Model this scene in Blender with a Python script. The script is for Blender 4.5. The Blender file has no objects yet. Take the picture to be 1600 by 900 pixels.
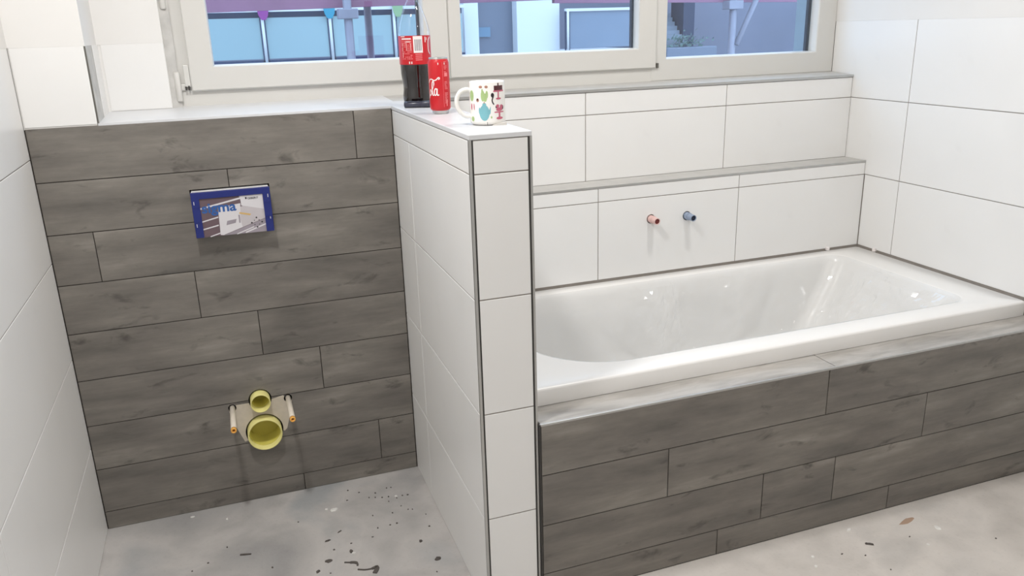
import bpy, bmesh, math, random
from mathutils import Matrix, Vector
random.seed(7)
SC = bpy.context.scene
COL = SC.collection

# ------------------------------------------------------------------ camera
cam_d = bpy.data.cameras.new('camera')
cam_d.sensor_fit = 'HORIZONTAL'
cam_d.sensor_width = 36.0
cam_d.lens = 1266.57 / 1600 * 36.0
cam_d.clip_start = 0.02
cam = bpy.data.objects.new('camera', cam_d)
COL.objects.link(cam)
CAM = Vector((0.51066, -2.59275, 1.51821))
R_ = Vector((0.94076747, -0.33786859, -0.02830872))
U_ = Vector((0.1291385, 0.27986869, 0.95131318))
F_ = Vector((0.31349612, 0.89862024, -0.3069232))
cam.matrix_world = Matrix(((R_.x, U_.x, -F_.x, CAM.x), (R_.y, U_.y, -F_.y, CAM.y), (R_.z, U_.z, -F_.z, CAM.z), (0, 0, 0, 1)))
SC.camera = cam

# ------------------------------------------------------------------ world, exposure
world = bpy.data.worlds.new('overcast_sky')
SC.world = world
world.use_nodes = True
wn = world.node_tree.nodes['Background']
wn.inputs[0].default_value = (0.58, 0.76, 1.0, 1)
wn.inputs[1].default_value = 2.9
SC.view_settings.view_transform = 'Standard'
SC.view_settings.look = 'None'
SC.view_settings.gamma = 1.0
SC.view_settings.use_curve_mapping = False
SC.view_settings.exposure = -0.04

LAMP_W = 10.2
LAMPS = [(2.0, -0.72, 1.4), (0.40, -1.15, 2.45), (0.60, -2.8, 0.35), (2.1, -2.7, 0.7)]  # last two are unseen fill lamps, added to light the front faces
CEIL = 2.70


# ------------------------------------------------------------------ materials
def lin(c):
    return tuple(((v / 255.0) / 12.92 if v / 255.0 <= 0.04045 else ((v / 255.0 + 0.055) / 1.055) ** 2.4) for v in c)


class N:
    """Small node-tree helper."""
    def __init__(s, name):
        s.m = bpy.data.materials.new(name)
        s.m.use_nodes = True
        s.t = s.m.node_tree
        s.b = s.t.nodes['Principled BSDF']
        s.out = s.t.nodes['Material Output']

    def n(s, kind, **kw):
        nd = s.t.nodes.new(kind)
        for k, v in kw.items():
            if k.startswith('i_'):
                nd.inputs[k[2:].replace('_', ' ')].default_value = v
            else:
                setattr(nd, k, v)
        return nd

    def l(s, a, b):
        s.t.links.new(a, b)

    def ramp(s, fac, stops):
        r = s.n('ShaderNodeValToRGB')
        el = r.color_ramp.elements
        while len(el) < len(stops):
            el.new(0.5)
        for e, (p, c) in zip(el, stops):
            e.position = p
            e.color = (*c, 1) if len(c) == 3 else c
        s.l(fac, r.inputs[0])
        return r.outputs[0]

    def mix(s, fac, a, b, blend='MIX'):
        m = s.n('ShaderNodeMix', data_type='RGBA', blend_type=blend)
        for inp, v in ((m.inputs[0], fac), (m.inputs[6], a), (m.inputs[7], b)):
            if isinstance(v, (int, float)):
                inp.default_value = v
            elif isinstance(v, tuple):
                inp.default_value = (*v, 1) if len(v) == 3 else v
            else:
                s.l(v, inp)
        return m.outputs[2]

    def math(s, op, a, b):
        m = s.n('ShaderNodeMath', operation=op)
        for inp, v in ((m.inputs[0], a), (m.inputs[1], b)):
            if isinstance(v, (int, float)):
                inp.default_value = v
            else:
                s.l(v, inp)
        return m.outputs[0]

    def bump(s, h, strength, dist=0.001):
        b = s.n('ShaderNodeBump')
        b.inputs['Strength'].default_value = strength
        b.inputs['Distance'].default_value = dist
        s.l(h, b.inputs['Height'])
        s.l(b.outputs[0], s.b.inputs['Normal'])


def plain(name, rgb, rough=0.5, metal=0.0, spec=0.5, var=0.04, scale=30):
    """Plain colour with a faint procedural mottling."""
    k = N(name)
    c = lin(rgb)
    tc = k.n('ShaderNodeTexCoord')
    nz = k.n('ShaderNodeTexNoise')
    nz.inputs['Scale'].default_value = scale
    nz.inputs['Detail'].default_value = 3
    k.l(tc.outputs['Object'], nz.inputs['Vector'])
    col = k.ramp(nz.outputs[0], [(0.3, tuple(v * (1 - var) for v in c)), (0.7, tuple(min(1, v * (1 + var)) for v in c))])
    k.l(col, k.b.inputs['Base Color'])
    k.b.inputs['Roughness'].default_value = rough
    k.b.inputs['Metallic'].default_value = metal
    k.b.inputs['Specular IOR Level'].default_value = spec
    return k.m


def wood_tile(name, tint=(1, 1, 1), dust=0.0):
    """Grey wood-look porcelain plank; grain runs along local X, each plank gets its own cut of the pattern."""
    k = N(name)
    tc = k.n('ShaderNodeTexCoord')
    oi = k.n('ShaderNodeObjectInfo')
    off = k.n('ShaderNodeCombineXYZ')
    k.l(k.math('MULTIPLY', oi.outputs['Random'], 37.0), off.inputs[0])
    k.l(k.math('MULTIPLY', oi.outputs['Random'], 91.0), off.inputs[1])
    add = k.n('ShaderNodeVectorMath', operation='ADD')
    k.l(tc.outputs['Object'], add.inputs[0])
    k.l(off.outputs[0], add.inputs[1])

    def noise(scale, vec_scale, detail, dist=0.0, rough=0.55):
        mp = k.n('ShaderNodeMapping')
        mp.inputs['Scale'].default_value = vec_scale
        k.l(add.outputs[0], mp.inputs[0])
        nz = k.n('ShaderNodeTexNoise')
        nz.inputs['Scale'].default_value = scale
        nz.inputs['Detail'].default_value = detail
        nz.inputs['Roughness'].default_value = rough
        nz.inputs['Distortion'].default_value = dist
        k.l(mp.outputs[0], nz.inputs['Vector'])
        return nz.outputs[0]
    broad = noise(1.0, (2.4, 11, 1), 5, 0.15, 0.55)
    mott = noise(1.0, (10, 24, 1), 6, 0.0, 0.7)
    grain = noise(1.0, (5, 110, 1), 4, 0.1)
    fine = noise(1.0, (40, 420, 1), 3)
    knots = noise(1.0, (7.5, 17, 1), 4, 0.5, 0.62)
    t = lambda r, g, b: tuple(a * q for a, q in zip(lin((r, g, b)), tint))
    base = k.ramp(broad, [(0.28, t(96, 93, 88)), (0.45, t(117, 112, 106)), (0.58, t(128, 123, 116)), (0.76, t(155, 149, 141))])
    g = k.ramp(grain, [(0.25, (0.86, 0.86, 0.86)), (0.55, (1, 1, 1)), (0.8, (1.06, 1.06, 1.06))])
    c = k.mix(0.55, base, g, 'MULTIPLY')
    f = k.ramp(fine, [(0.3, (0.90, 0.90, 0.90)), (0.7, (1.05, 1.05, 1.05))])
    c = k.mix(0.45, c, f, 'MULTIPLY')
    mo = k.ramp(mott, [(0.3, (0.86, 0.86, 0.86)), (0.5, (1, 1, 1)), (0.72, (1.10, 1.10, 1.10))])
    c = k.mix(0.7, c, mo, 'MULTIPLY')
    kn = k.ramp(knots, [(0.60, (0, 0, 0)), (0.73, (1, 1, 1))])
    c = k.mix(k.math('MULTIPLY', kn, 0.68), c, t(60, 56, 53))
    if dust:  # pale coat: dust film plus top light and sheen put into the colour
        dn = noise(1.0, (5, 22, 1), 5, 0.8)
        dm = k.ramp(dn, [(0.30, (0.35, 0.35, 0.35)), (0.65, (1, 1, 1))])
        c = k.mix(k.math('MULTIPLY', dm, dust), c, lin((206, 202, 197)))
    k.l(c, k.b.inputs['Base Color'])
    rv = k.ramp(grain, [(0.3, (0.40, 0.40, 0.40)), (0.7, (0.30, 0.30, 0.30))])
    k.l(rv, k.b.inputs['Roughness'])
    k.b.inputs['Specular IOR Level'].default_value = 0.5
    k.bump(k.math('ADD', grain, fine), 0.18, 0.0006)
    return k.m


def white_tile(name):
    k = N(name)
    tc = k.n('ShaderNodeTexCoord')
    oi = k.n('ShaderNodeObjectInfo')
    nz = k.n('ShaderNodeTexNoise')
    nz.inputs['Scale'].default_value = 2.9
    k.l(tc.outputs['Object'], nz.inputs['Vector'])
    dust = k.n('ShaderNodeTexNoise')
    dust.inputs['Scale'].default_value = 9
    dust.inputs['Detail'].default_value = 5
    k.l(tc.outputs['Object'], dust.inputs['Vector'])
    c = k.ramp(nz.outputs[0], [(0.3, lin((235, 234, 232))), (0.7, lin((239, 238, 236)))])
    d = k.ramp(dust.outputs[0], [(0.62, (0, 0, 0)), (0.80, (1, 1, 1))])
    c = k.mix(k.math('MULTIPLY', d, 0.10), c, lin((190, 184, 178)))
    k.l(c, k.b.inputs['Base Color'])
    k.b.inputs['Roughness'].default_value = 0.33
    k.b.inputs['Specular IOR Level'].default_value = 0.42
    return k.m


def concrete(name):
    k = N(name)
    tc = k.n('ShaderNodeTexCoord')

    def noise(scale, detail, dist=0.0):
        nz = k.n('ShaderNodeTexNoise')
        nz.inputs['Scale'].default_value = scale
        nz.inputs['Detail'].default_value = detail
        nz.inputs['Distortion'].default_value = dist
        k.l(tc.outputs['Object'], nz.inputs['Vector'])
        return nz.outputs[0]
    big = noise(2.3, 4, 0.6)
    mid = noise(9, 6, 0.3)
    fine = noise(90, 4)
    sx = k.n('ShaderNodeSeparateXYZ')
    k.l(tc.outputs['Object'], sx.inputs[0])
    side = k.n('ShaderNodeMapRange')
    side.inputs[1].default_value = 1.0
    side.inputs[2].default_value = 1.25
    k.l(sx.outputs[0], side.inputs[0])
    grey = k.ramp(big, [(0.28, lin((152, 151, 151))), (0.45, lin((171, 168, 166))), (0.56, lin((189, 185, 182))), (0.72, lin((164, 165, 166)))])
    beige = k.ramp(big, [(0.3, lin((194, 188, 182))), (0.55, lin((208, 202, 196))), (0.75, lin((186, 182, 178)))])
    c = k.mix(side.outputs[0], grey, beige)
    m = k.ramp(mid, [(0.3, (0.88, 0.88, 0.88)), (0.5, (1, 1, 1)), (0.75, (1.06, 1.06, 1.06))])
    c = k.mix(0.8, c, m, 'MULTIPLY')
    f = k.ramp(fine, [(0.25, (0.86, 0.86, 0.86)), (0.45, (1, 1, 1))])
    c = k.mix(0.5, c, f, 'MULTIPLY')
    k.l(c, k.b.inputs['Base Color'])
    k.b.inputs['Roughness'].default_value = 0.62
    k.b.inputs['Specular IOR Level'].default_value = 0.3
    k.bump(k.math('ADD', mid, fine), 0.25, 0.002)
    return k.m


def clear(name, tint, gloss=0.08, rough=0.03, haze=0.0, hazecol=(0.8, 0.8, 0.8)):
    """Thin clear sheet: straight-through light, fresnel reflection and an optional milky haze."""
    k = N(name)
    k.t.nodes.remove(k.b)
    tr = k.n('ShaderNodeBsdfTransparent')
    tr.inputs[0].default_value = (*tint, 1)
    gl = k.n('ShaderNodeBsdfGlossy')
    gl.inputs['Roughness'].default_value = rough
    gl.inputs[0].default_value = (1, 1, 1, 1)
    lw = k.n('ShaderNodeLayerWeight')
    lw.inputs[0].default_value = 0.5
    fr5 = k.math('POWER', lw.outputs['Facing'], 4.0)
    fr = k.math('ADD', k.math('MULTIPLY', fr5, 0.85), 0.045)
    tc = k.n('ShaderNodeTexCoord')
    nz = k.n('ShaderNodeTexNoise')
    nz.inputs['Scale'].default_value = 14
    k.l(tc.outputs['Object'], nz.inputs['Vector'])
    fac = k.math('MULTIPLY', fr, gloss)
    mx = k.n('ShaderNodeMixShader')
    k.l(fac, mx.inputs[0])
    k.l(tr.outputs[0], mx.inputs[1])
    k.l(gl.outputs[0], mx.inputs[2])
    o = mx.outputs[0]
    if haze:
        df = k.n('ShaderNodeBsdfDiffuse')
        df.inputs[0].default_value = (*hazecol, 1)
        m2 = k.n('ShaderNodeMixShader')
        k.l(k.math('ADD', k.math('MULTIPLY', nz.outputs[0], haze * 0.3), haze * 0.85), m2.inputs[0])
        k.l(o, m2.inputs[1])
        tl = k.n('ShaderNodeBsdfTranslucent')
        tl.inputs[0].default_value = (*hazecol, 1)
        m3 = k.n('ShaderNodeMixShader')
        m3.inputs[0].default_value = 0.5
        k.l(df.outputs[0], m3.inputs[1])
        k.l(tl.outputs[0], m3.inputs[2])
        k.l(m3.outputs[0], m2.inputs[2])
        o = m2.outputs[0]
    k.l(o, k.out.inputs[0])
    return k.m


M = {}
M['wood'] = wood_tile('grey_wood_tile')
M['wood_dust_sheen'] = wood_tile('grey_wood_tile_dust_sheen', dust=0.62)  # dusty ledge planks, with their pale sheen painted into the colour
M['wtile'] = white_tile('white_matt_tile')
M['grout_w'] = plain('grey_grout', (150, 143, 136), 0.9)
M['grout_d'] = plain('dark_grout', (58, 53, 49), 0.9)
M['plaster'] = plain('white_wall_paint', (232, 230, 227), 0.85, var=0.01, scale=6)
M['raw'] = plain('raw_filler', (196, 194, 190), 0.9, var=0.12, scale=22)
M['floor'] = concrete('concrete_screed')
M['ledge'] = plain('pale_grey_stone', (190, 188, 184), 0.5, var=0.05, scale=18)
M['sill'] = plain('white_grey_sill', (216, 217, 219), 0.3, var=0.02, scale=12)
M['metal'] = plain('brushed_aluminium', (190, 190, 188), 0.35, 0.9, var=0.02)
M['dkmetal'] = plain('dark_profile', (62, 60, 58), 0.5, 0.3)
M['pvc'] = plain('white_pvc', (214, 212, 207), 0.32, var=0.01, scale=5)
M['enamel'] = plain('white_tub_acrylic', (236, 234, 231), 0.26, var=0.012, scale=4)
M['gasket'] = plain('black_gasket', (38, 44, 58), 0.6)
M['glass'] = clear('window_glass', (0.93, 0.97, 1.0), 0.9, 0.0)
M['film'] = clear('clear_protective_film', (0.99, 0.99, 0.99), 1.7, 0.07, 0.15, (0.95, 0.975, 0.99))
M['silver'] = plain('hinge_silver', (120, 118, 112), 0.35, 0.8)
M['ceiling'] = plain('ceiling_paint', (238, 236, 232), 0.9, var=0.01)


# ------------------------------------------------------------------ mesh helpers
def link(name, me, mat=None, parent=None, label=None, cat=None, group=None, kind=None, smooth=False):
    o = bpy.data.objects.new(name, me)
    COL.objects.link(o)
    if mat is not None and me is not None and len(me.materials) == 0:
        me.materials.append(M[mat] if isinstance(mat, str) else mat)
    if parent is not None:
        o.parent = parent
        o.matrix_parent_inverse = parent_inv(parent)
    if label:
        o['label'] = label
    if cat:
        o['category'] = cat
    if group:
        o['group'] = group
    if kind:
        o['kind'] = kind
    if smooth and me is not None:
        for p in me.polygons:
            p.use_smooth = True
    return o


def world_of(o):
    m = o.matrix_basis.copy()
    if o.parent:
        m = world_of(o.parent) @ o.matrix_parent_inverse @ m
    return m


def parent_inv(p):
    return world_of(p).inverted()


def thing(name, label, cat, loc, group=None, kind=None):
    o = bpy.data.objects.new(name, None)
    COL.objects.link(o)
    o.empty_display_size = 0.05
    o.location = loc
    o['label'] = label
    o['category'] = cat
    if group:
        o['group'] = group
    if kind:
        o['kind'] = kind
    return o


def me_from(bm, name='mesh', smooth=False):
    bmesh.ops.recalc_face_normals(bm, faces=bm.faces)
    me = bpy.data.meshes.new(name)
    bm.to_mesh(me)
    bm.free()
    if smooth:
        for p in me.polygons:
            p.use_smooth = True
    return me


def add_box(bm, x0, x1, y0, y1, z0, z1, bev=0.0):
    vs = [bm.verts.new((x, y, z)) for x in (x0, x1) for y in (y0, y1) for z in (z0, z1)]
    f = [(0, 1, 3, 2), (4, 6, 7, 5), (0, 4, 5, 1), (2, 3, 7, 6), (0, 2, 6, 4), (1, 5, 7, 3)]
    fs = [bm.faces.new([vs[i] for i in q]) for q in f]
    if bev:
        es = list({e for q in fs for e in q.edges})
        bmesh.ops.bevel(bm, geom=es, offset=bev, segments=2, affect='EDGES', profile=0.5)
    return fs


def boxes(*bl, bev=0.0):
    out = bmesh.new()
    for b in bl:
        t = bmesh.new()
        add_box(t, *b, bev=bev)
        me = bpy.data.meshes.new('t')
        t.to_mesh(me)
        t.free()
        out.from_mesh(me)
        bpy.data.meshes.remove(me)
    return me_from(out)


_slabs = {}


def slab_mesh(w, h, d, bev):
    """Slab whose FACE is local z=0, width along +x, height along +y, body behind it; front edges eased."""
    key = (round(w, 4), round(h, 4), d, bev)
    if key in _slabs:
        return _slabs[key]
    bm = bmesh.new()
    r = []
    for z, i in ((-d, 0.0), (-bev, 0.0), (-bev * 0.3, bev * 0.3), (0.0, bev)):
        r.append([bm.verts.new(p) for p in ((i, i, z), (w - i, i, z), (w - i, h - i, z), (i, h - i, z))])
    for a, b in zip(r, r[1:]):
        for i in range(4):
            bm.faces.new((a[i], a[(i + 1) % 4], b[(i + 1) % 4], b[i]))
    bm.faces.new(r[-1])
    bm.faces.new(list(reversed(r[0])))
    me = me_from(bm, 'tile')
    _slabs[key] = me
    return me


FRAMES = {  # face orientation: local x, local y, normal
    'front': (Vector((1, 0, 0)), Vector((0, 0, 1)), Vector((0, -1, 0))),
    'right': (Vector((0, 1, 0)), Vector((0, 0, 1)), Vector((1, 0, 0))),
    'left': (Vector((0, -1, 0)), Vector((0, 0, 1)), Vector((-1, 0, 0))),
    'up': (Vector((1, 0, 0)), Vector((0, 1, 0)), Vector((0, 0, 1))),
}


def slab(name, face, pos, w, h, mat, parent, d=0.008, bev=0.0012):
    """Place one tile: pos is the lower-left corner of its face as the face looks to a viewer."""
    ax, ay, an = FRAMES[face]
    me = slab_mesh(w, h, d, bev)
    if len(me.materials) == 0 or me.materials[0] != M[mat]:
        if len(me.materials):
            me = me.copy()
            me.materials.clear()
        me.materials.append(M[mat])
    o = bpy.data.objects.new(name, me)
    COL.objects.link(o)
    o.parent = parent
    o.matrix_parent_inverse = parent_inv(parent)
    p = Vector(pos)
    o.matrix_basis = Matrix(((ax.x, ay.x, an.x, p.x), (ax.y, ay.y, an.y, p.y), (ax.z, ay.z, an.z, p.z), (0, 0, 0, 1)))
    return o


def lathe(prof, n=40, caps=True):
    bm = bmesh.new()
    rings = []
    for r, z in prof:
        rings.append([bm.verts.new((r * math.cos(2 * math.pi * i / n), r * math.sin(2 * math.pi * i / n), z)) for i in range(n)])
    for a, b in zip(rings, rings[1:]):
        for i in range(n):
            bm.faces.new((a[i], a[(i + 1) % n], b[(i + 1) % n], b[i]))
    if caps:
        bm.faces.new(rings[0])
        bm.faces.new(rings[-1])
    return me_from(bm, smooth=True)


def tube_pts(bm, pts, rad, n=12, cap=True):
    """Tube along points; rad is a number or a list."""
    pts = [Vector(p) for p in pts]
    rings = []
    for i, p in enumerate(pts):
        d = (pts[min(i + 1, len(pts) - 1)] - pts[max(i - 1, 0)]).normalized()
        a = d.orthogonal().normalized() if i == 0 else (prev - d * prev.dot(d)).normalized()
        prev = a
        b = d.cross(a)
        r = rad[i] if isinstance(rad, (list, tuple)) else rad
        rings.append([bm.verts.new(p + a * r * math.cos(2 * math.pi * k / n) + b * r * math.sin(2 * math.pi * k / n)) for k in range(n)])
    for q, w in zip(rings, rings[1:]):
        for k in range(n):
            bm.faces.new((q[k], q[(k + 1) % n], w[(k + 1) % n], w[k]))
    if cap:
        bm.faces.new(rings[0])
        bm.faces.new(rings[-1])


def tube(pts, rad, n=12, cap=True):
    bm = bmesh.new()
    tube_pts(bm, pts, rad, n, cap)
    return me_from(bm, smooth=True)


def pipe_y(x, z, y_back, y_front, ro, ri, depth=None, n=32, lip=0.0015):
    """Open pipe along -Y with a wall thickness and a floor inside at `depth` from the mouth."""
    depth = depth if depth is not None else (y_back - y_front) * 0.9
    prof = [(ro, y_back), (ro, y_front + lip), (ro - lip, y_front), (ri + lip, y_front), (ri, y_front + lip), (ri, y_front + depth)]
    bm = bmesh.new()
    rings = []
    for r, y in prof:
        rings.append([bm.verts.new((x + r * math.cos(2 * math.pi * i / n), y, z + r * math.sin(2 * math.pi * i / n))) for i in range(n)])
    for a, b in zip(rings, rings[1:]):
        for i in range(n):
            bm.faces.new((a[i], a[(i + 1) % n], b[(i + 1) % n], b[i]))
    bm.faces.new(rings[-1])
    bm.faces.new(rings[0])
    me = me_from(bm)
    for p in me.polygons:
        p.use_smooth = len(p.vertices) == 4
    return me


def cut(o, cutter_me):
    """Boolean-subtract a mesh (world space) from object o, then drop the cutter."""
    c = bpy.data.objects.new('cutter', cutter_me)
    COL.objects.link(c)
    md = o.modifiers.new('hole', 'BOOLEAN')
    md.object = c
    md.operation = 'DIFFERENCE'
    md.solver = 'EXACT'
    dg = bpy.context.evaluated_depsgraph_get()
    dg.update()
    me = bpy.data.meshes.new_from_object(o.evaluated_get(dg))
    o.modifiers.clear()
    o.data = me
    bpy.data.objects.remove(c)


def cyl_cutter(items, y0, y1, n=32):
    bm = bmesh.new()
    for x, z, r in items:
        a = [bm.verts.new((x + r * math.cos(2 * math.pi * i / n), y0, z + r * math.sin(2 * math.pi * i / n))) for i in range(n)]
        b = [bm.verts.new((v.co.x, y1, v.co.z)) for v in a]
        for i in range(n):
            bm.faces.new((a[i], a[(i + 1) % n], b[(i + 1) % n], b[i]))
        bm.faces.new(a)
        bm.faces.new(b)
    return me_from(bm)


def text_mesh(body, size, extrude=0.0002, bold=0.0, shear=0.0):
    cu = bpy.data.curves.new('lettering', 'FONT')
    cu.body = body
    cu.size = size
    cu.extrude = extrude
    cu.offset = bold
    cu.shear = shear
    cu.resolution_u = 4
    ob = bpy.data.objects.new('lettering', cu)
    COL.objects.link(ob)
    dg = bpy.context.evaluated_depsgraph_get()
    dg.update()
    me = bpy.data.meshes.new_from_object(ob.evaluated_get(dg))
    bpy.data.objects.remove(ob)
    return me


def prism(poly, depth):
    """Polygon in local xy, extruded from z=0 to z=depth."""
    bm = bmesh.new()
    a = [bm.verts.new((x, y, 0)) for x, y in poly]
    b = [bm.verts.new((x, y, depth)) for x, y in poly]
    n = len(poly)
    for i in range(n):
        bm.faces.new((a[i], a[(i + 1) % n], b[(i + 1) % n], b[i]))
    bm.faces.new(a)
    bm.faces.new(b)
    bmesh.ops.triangulate(bm, faces=[f for f in bm.faces if len(f.verts) > 4])
    return me_from(bm)


# ------------------------------------------------------------------ key dimensions (metres)
ZT = 1.2859            # top of the half-height wall and partition
PP = 0.1529            # plank pitch
ZJ, TP = 1.200, 0.302  # white tile joint level and pitch
W = 1.0296             # toilet niche width = left face of partition
T = 0.1513
LP = 0.8397            # partition length
Y1, Y2 = 0.0486, 0.1682
XR = 2.985
YP = -0.846            # bath front panel
ZL = 0.9544
ZP = 0.5428
YB = -3.5              # room behind the camera
YW = 0.30              # window plane
ZTOP = ZJ + TP         # tiles end here
G = 0.003              # white joint
GD = 0.0026            # plank joint
SUB = 0.002            # grout sits this far behind the tile faces

# ------------------------------------------------------------------ floor, ceiling, plain walls
flo = link('floor', boxes((-0.1, XR + 0.1, YB - 0.1, 0.45, -0.12, 0.0)), 'floor', label='bare grey concrete screed floor with dusty stains', cat='floor', kind='structure')
link('ceiling', boxes((-0.1, XR + 0.1, YB - 0.1, 0.45, CEIL, CEIL + 0.1)), 'ceiling', label='plain white painted ceiling over the bathroom', cat='ceiling', kind='structure')
link('wall_front', boxes((-0.1, XR + 0.1, YB - 0.1, YB, 0, CEIL)), 'plaster', label='plain white wall behind the viewer', cat='wall', kind='structure')

wl = link('wall_left', boxes((-0.1, -SUB, YB, 0.45, 0, ZTOP)), 'grout_w', label='white tiled wall at the left of the toilet niche', cat='wall', kind='structure')
link('plaster', boxes((-0.1, -0.0001, YB, 0.45, ZTOP - G / 2, CEIL)), 'plaster', wl)
wr = link('wall_right', boxes((XR + SUB, XR + 0.1, YB, 0.45, 0, ZTOP)), 'grout_w', label='white tiled wall at the right end of the bathtub', cat='wall', kind='structure')
link('plaster', boxes((XR + 0.0001, XR + 0.1, YB, 0.45, ZTOP - G / 2, CEIL)), 'plaster', wr)

ROWS = [(ZJ, ZTOP), (ZJ - TP, ZJ), (ZJ - 2 * TP, ZJ - TP), (ZJ - 3 * TP, ZJ - 2 * TP), (0.0, ZJ - 3 * TP)]


def row_tiles(par, face, fixed, spans, z0, z1, mat='wtile'):
    """Tiles of one row; spans are (from, to) along the row in world x (front) or y (side faces)."""
    for a, b in spans:
        w = b - a - G
        h = z1 - z0 - G
        if face == 'front':
            slab('tile', face, (a + G / 2, fixed, z0 + G / 2), w, h, mat, par)
        elif face == 'right':
            slab('tile', face, (fixed, a + G / 2, z0 + G / 2), w, h, mat, par)
        else:
            slab('tile', face, (fixed, b - G / 2, z0 + G / 2), w, h, mat, par)


def cutspans(a, b, joints):
    js = [a] + [j for j in sorted(joints) if a + 0.02 < j < b - 0.02] + [b]
    return list(zip(js, js[1:]))


for i, (z0, z1) in enumerate(ROWS):
    first = [-1.02, -0.84, -1.10, -0.957, -0.75][i]
    row_tiles(wl, 'right', 0.0, cutspans(YB, 0.0 - 0.001, [first - 0.602 * k for k in range(6)]), z0, z1)
RJ = [-0.1354 - 0.602 * k for k in range(7)]
for i, (z0, z1) in enumerate(ROWS[:2]):
    row_tiles(wr, 'left', XR, cutspans(YB, YW, RJ), z0, z1)
row_tiles(wr, 'left', XR, cutspans(YP, Y1, RJ), 0.5995, ROWS[1][0])
row_tiles(wr, 'left', XR, cutspans(YB, YP - 0.001, RJ), ROWS[2][0], ROWS[2][1])
row_tiles(wr, 'left', XR, cutspans(YB, YP - 0.001, RJ), ROWS[3][0], ROWS[3][1])
row_tiles(wr, 'left', XR, cutspans(YB, YP - 0.001, RJ), ROWS[4][0], ROWS[4][1])

# ------------------------------------------------------------------ toilet wall in wood-look planks
wb = link('wall_back', boxes((0.0, W, SUB, YW + 0.02, 0, ZT - 0.004)), 'grout_d', label='half-height back wall of the toilet niche in grey wood-look planks', cat='wall', kind='structure')
JOINTS = [0.9078, 0.5145, 0.1209, 0.3789, 0.5486, 0.7294, None, 0.9033, 0.6299]
planks = []
for kk in range(9):
    z1 = ZT - kk * PP
    z0 = max(z1 - PP, 0.0)
    js = [JOINTS[kk]] if JOINTS[kk] else []
    for a, b in cutspans(0.001, W - 0.001, js):
        planks.append(slab('plank', 'front', (a + GD / 2, 0.0, z0 + GD / 2), b - a - GD, z1 - z0 - GD, 'wood', wb, bev=0.0008))
holes = [(0.5212, 0.252, 0.0605), (0.5197, 0.366, 0.0365), (0.4301, 0.352, 0.0125), (0.6085, 0.355, 0.0135)]
box_cut = (0.400, 0.631, -0.02, 0.06, 0.936, 1.079)
targets = [p for p in planks if 0.15 < p.location.z < 0.42] + [wb]
for p in [q for q in planks] + [wb]:
    z = p.matrix_basis.translation.z
    if p is wb or 0.05 < z < 0.40:
        cut(p, cyl_cutter(holes, -0.02, 0.12))
    if p is wb or 0.80 < z < 1.12:
        cut(p, boxes(box_cut))

# white sill over the planks, up to the window
bm = bmesh.new()
vs = [(0.187, 0.0, ZT - 0.003), (1.06, 0.0, ZT - 0.003), (1.06, 0.0, ZT + 0.004), (0.187, 0.0, ZT + 0.004)]
vb = [(0.187, YW + 0.02, ZT - 0.003), (1.06, YW + 0.02, ZT - 0.003), (1.06, YW + 0.02, ZT + 0.016), (0.187, YW + 0.02, ZT + 0.016)]
a = [bm.verts.new(v) for v in vs]
b = [bm.verts.new(v) for v in vb]
for i in range(4):
    bm.faces.new((a[i], a[(i + 1) % 4], b[(i + 1) % 4], b[i]))
bm.faces.new(a)
bm.faces.new(b)
link('trim_1', me_from(bm), 'sill', label='white window sill above the grey plank wall', cat='window sill', kind='structure')

# pier at the left of the window: front tile, raw return, recessed tile
wp = link('wall_pier', boxes((0.0, 0.185, SUB, 0.32, ZT - 0.003, ZTOP), (0.185, 0.378, 0.262, 0.32, ZT, ZTOP), (0.0, 0.189, 0.0001, 0.32, ZTOP - G / 2, CEIL), (0.185, 0.378, 0.2601, 0.32, ZTOP - G / 2, CEIL)),
          'plaster', label='white stepped wall pier between left wall and window', cat='wall', kind='structure')
row_tiles(wp, 'front', 0.0, [(0.001, 0.187)], ZT + 0.0005, ZTOP)
row_tiles(wp, 'front', 0.26, [(0.198, 0.378)], ZT + 0.014, ZTOP)
link('corner_profile', boxes((0.1862, 0.1895, 0.0008, 0.010, ZT - 0.002, ZTOP - G)), 'silver', wp)
link('plaster_return', boxes((0.185, 0.1900, 0.010, 0.14, ZT + 0.002, ZTOP - 0.001)), 'raw', wp)
link('tile', boxes((0.185, 0.1912, 0.140, 0.262, ZT + 0.008, ZTOP - 0.001)), 'wtile', wp)

# ------------------------------------------------------------------ walls behind the bathtub
wu = link('wall_window', boxes((W + T - 0.02, XR + SUB, Y2 + SUB, YW + 0.02, 0, ZT - 0.006)), 'grout_w', label='white tiled wall under the right part of the window', cat='wall', kind='structure')
row_tiles(wu, 'front', Y2, cutspans(W + T, XR - 0.001, [1.780, 2.382]), ZL, ZJ)
row_tiles(wu, 'front', Y2, cutspans(W + T, XR - 0.001, [1.780, 2.382]), ZJ, ZT - 0.004)
bm = bmesh.new()
a = [bm.verts.new(v) for v in ((1.06, Y2 - 0.001, ZT - 0.004), (XR - 0.001, Y2 - 0.001, ZT - 0.004), (XR - 0.001, Y2 - 0.001, ZT + 0.005), (1.06, Y2 - 0.001, ZT + 0.005))]
b = [bm.verts.new(v) for v in ((1.06, YW + 0.02, ZT - 0.004), (XR - 0.001, YW + 0.02, ZT - 0.004), (XR - 0.001, YW + 0.02, ZT + 0.015), (1.06, YW + 0.02, ZT + 0.015))]
for i in range(4):
    bm.faces.new((a[i], a[(i + 1) % 4], b[(i + 1) % 4], b[i]))
bm.faces.new(a)
bm.faces.new(b)
link('window_ledge', me_from(bm), 'ledge', wu)
link('edge_profile', boxes((W + T, XR - 0.001, Y2 - 0.003, Y2 + 0.002, ZT - 0.004, ZT + 0.0055)), 'metal', wu)

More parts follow.
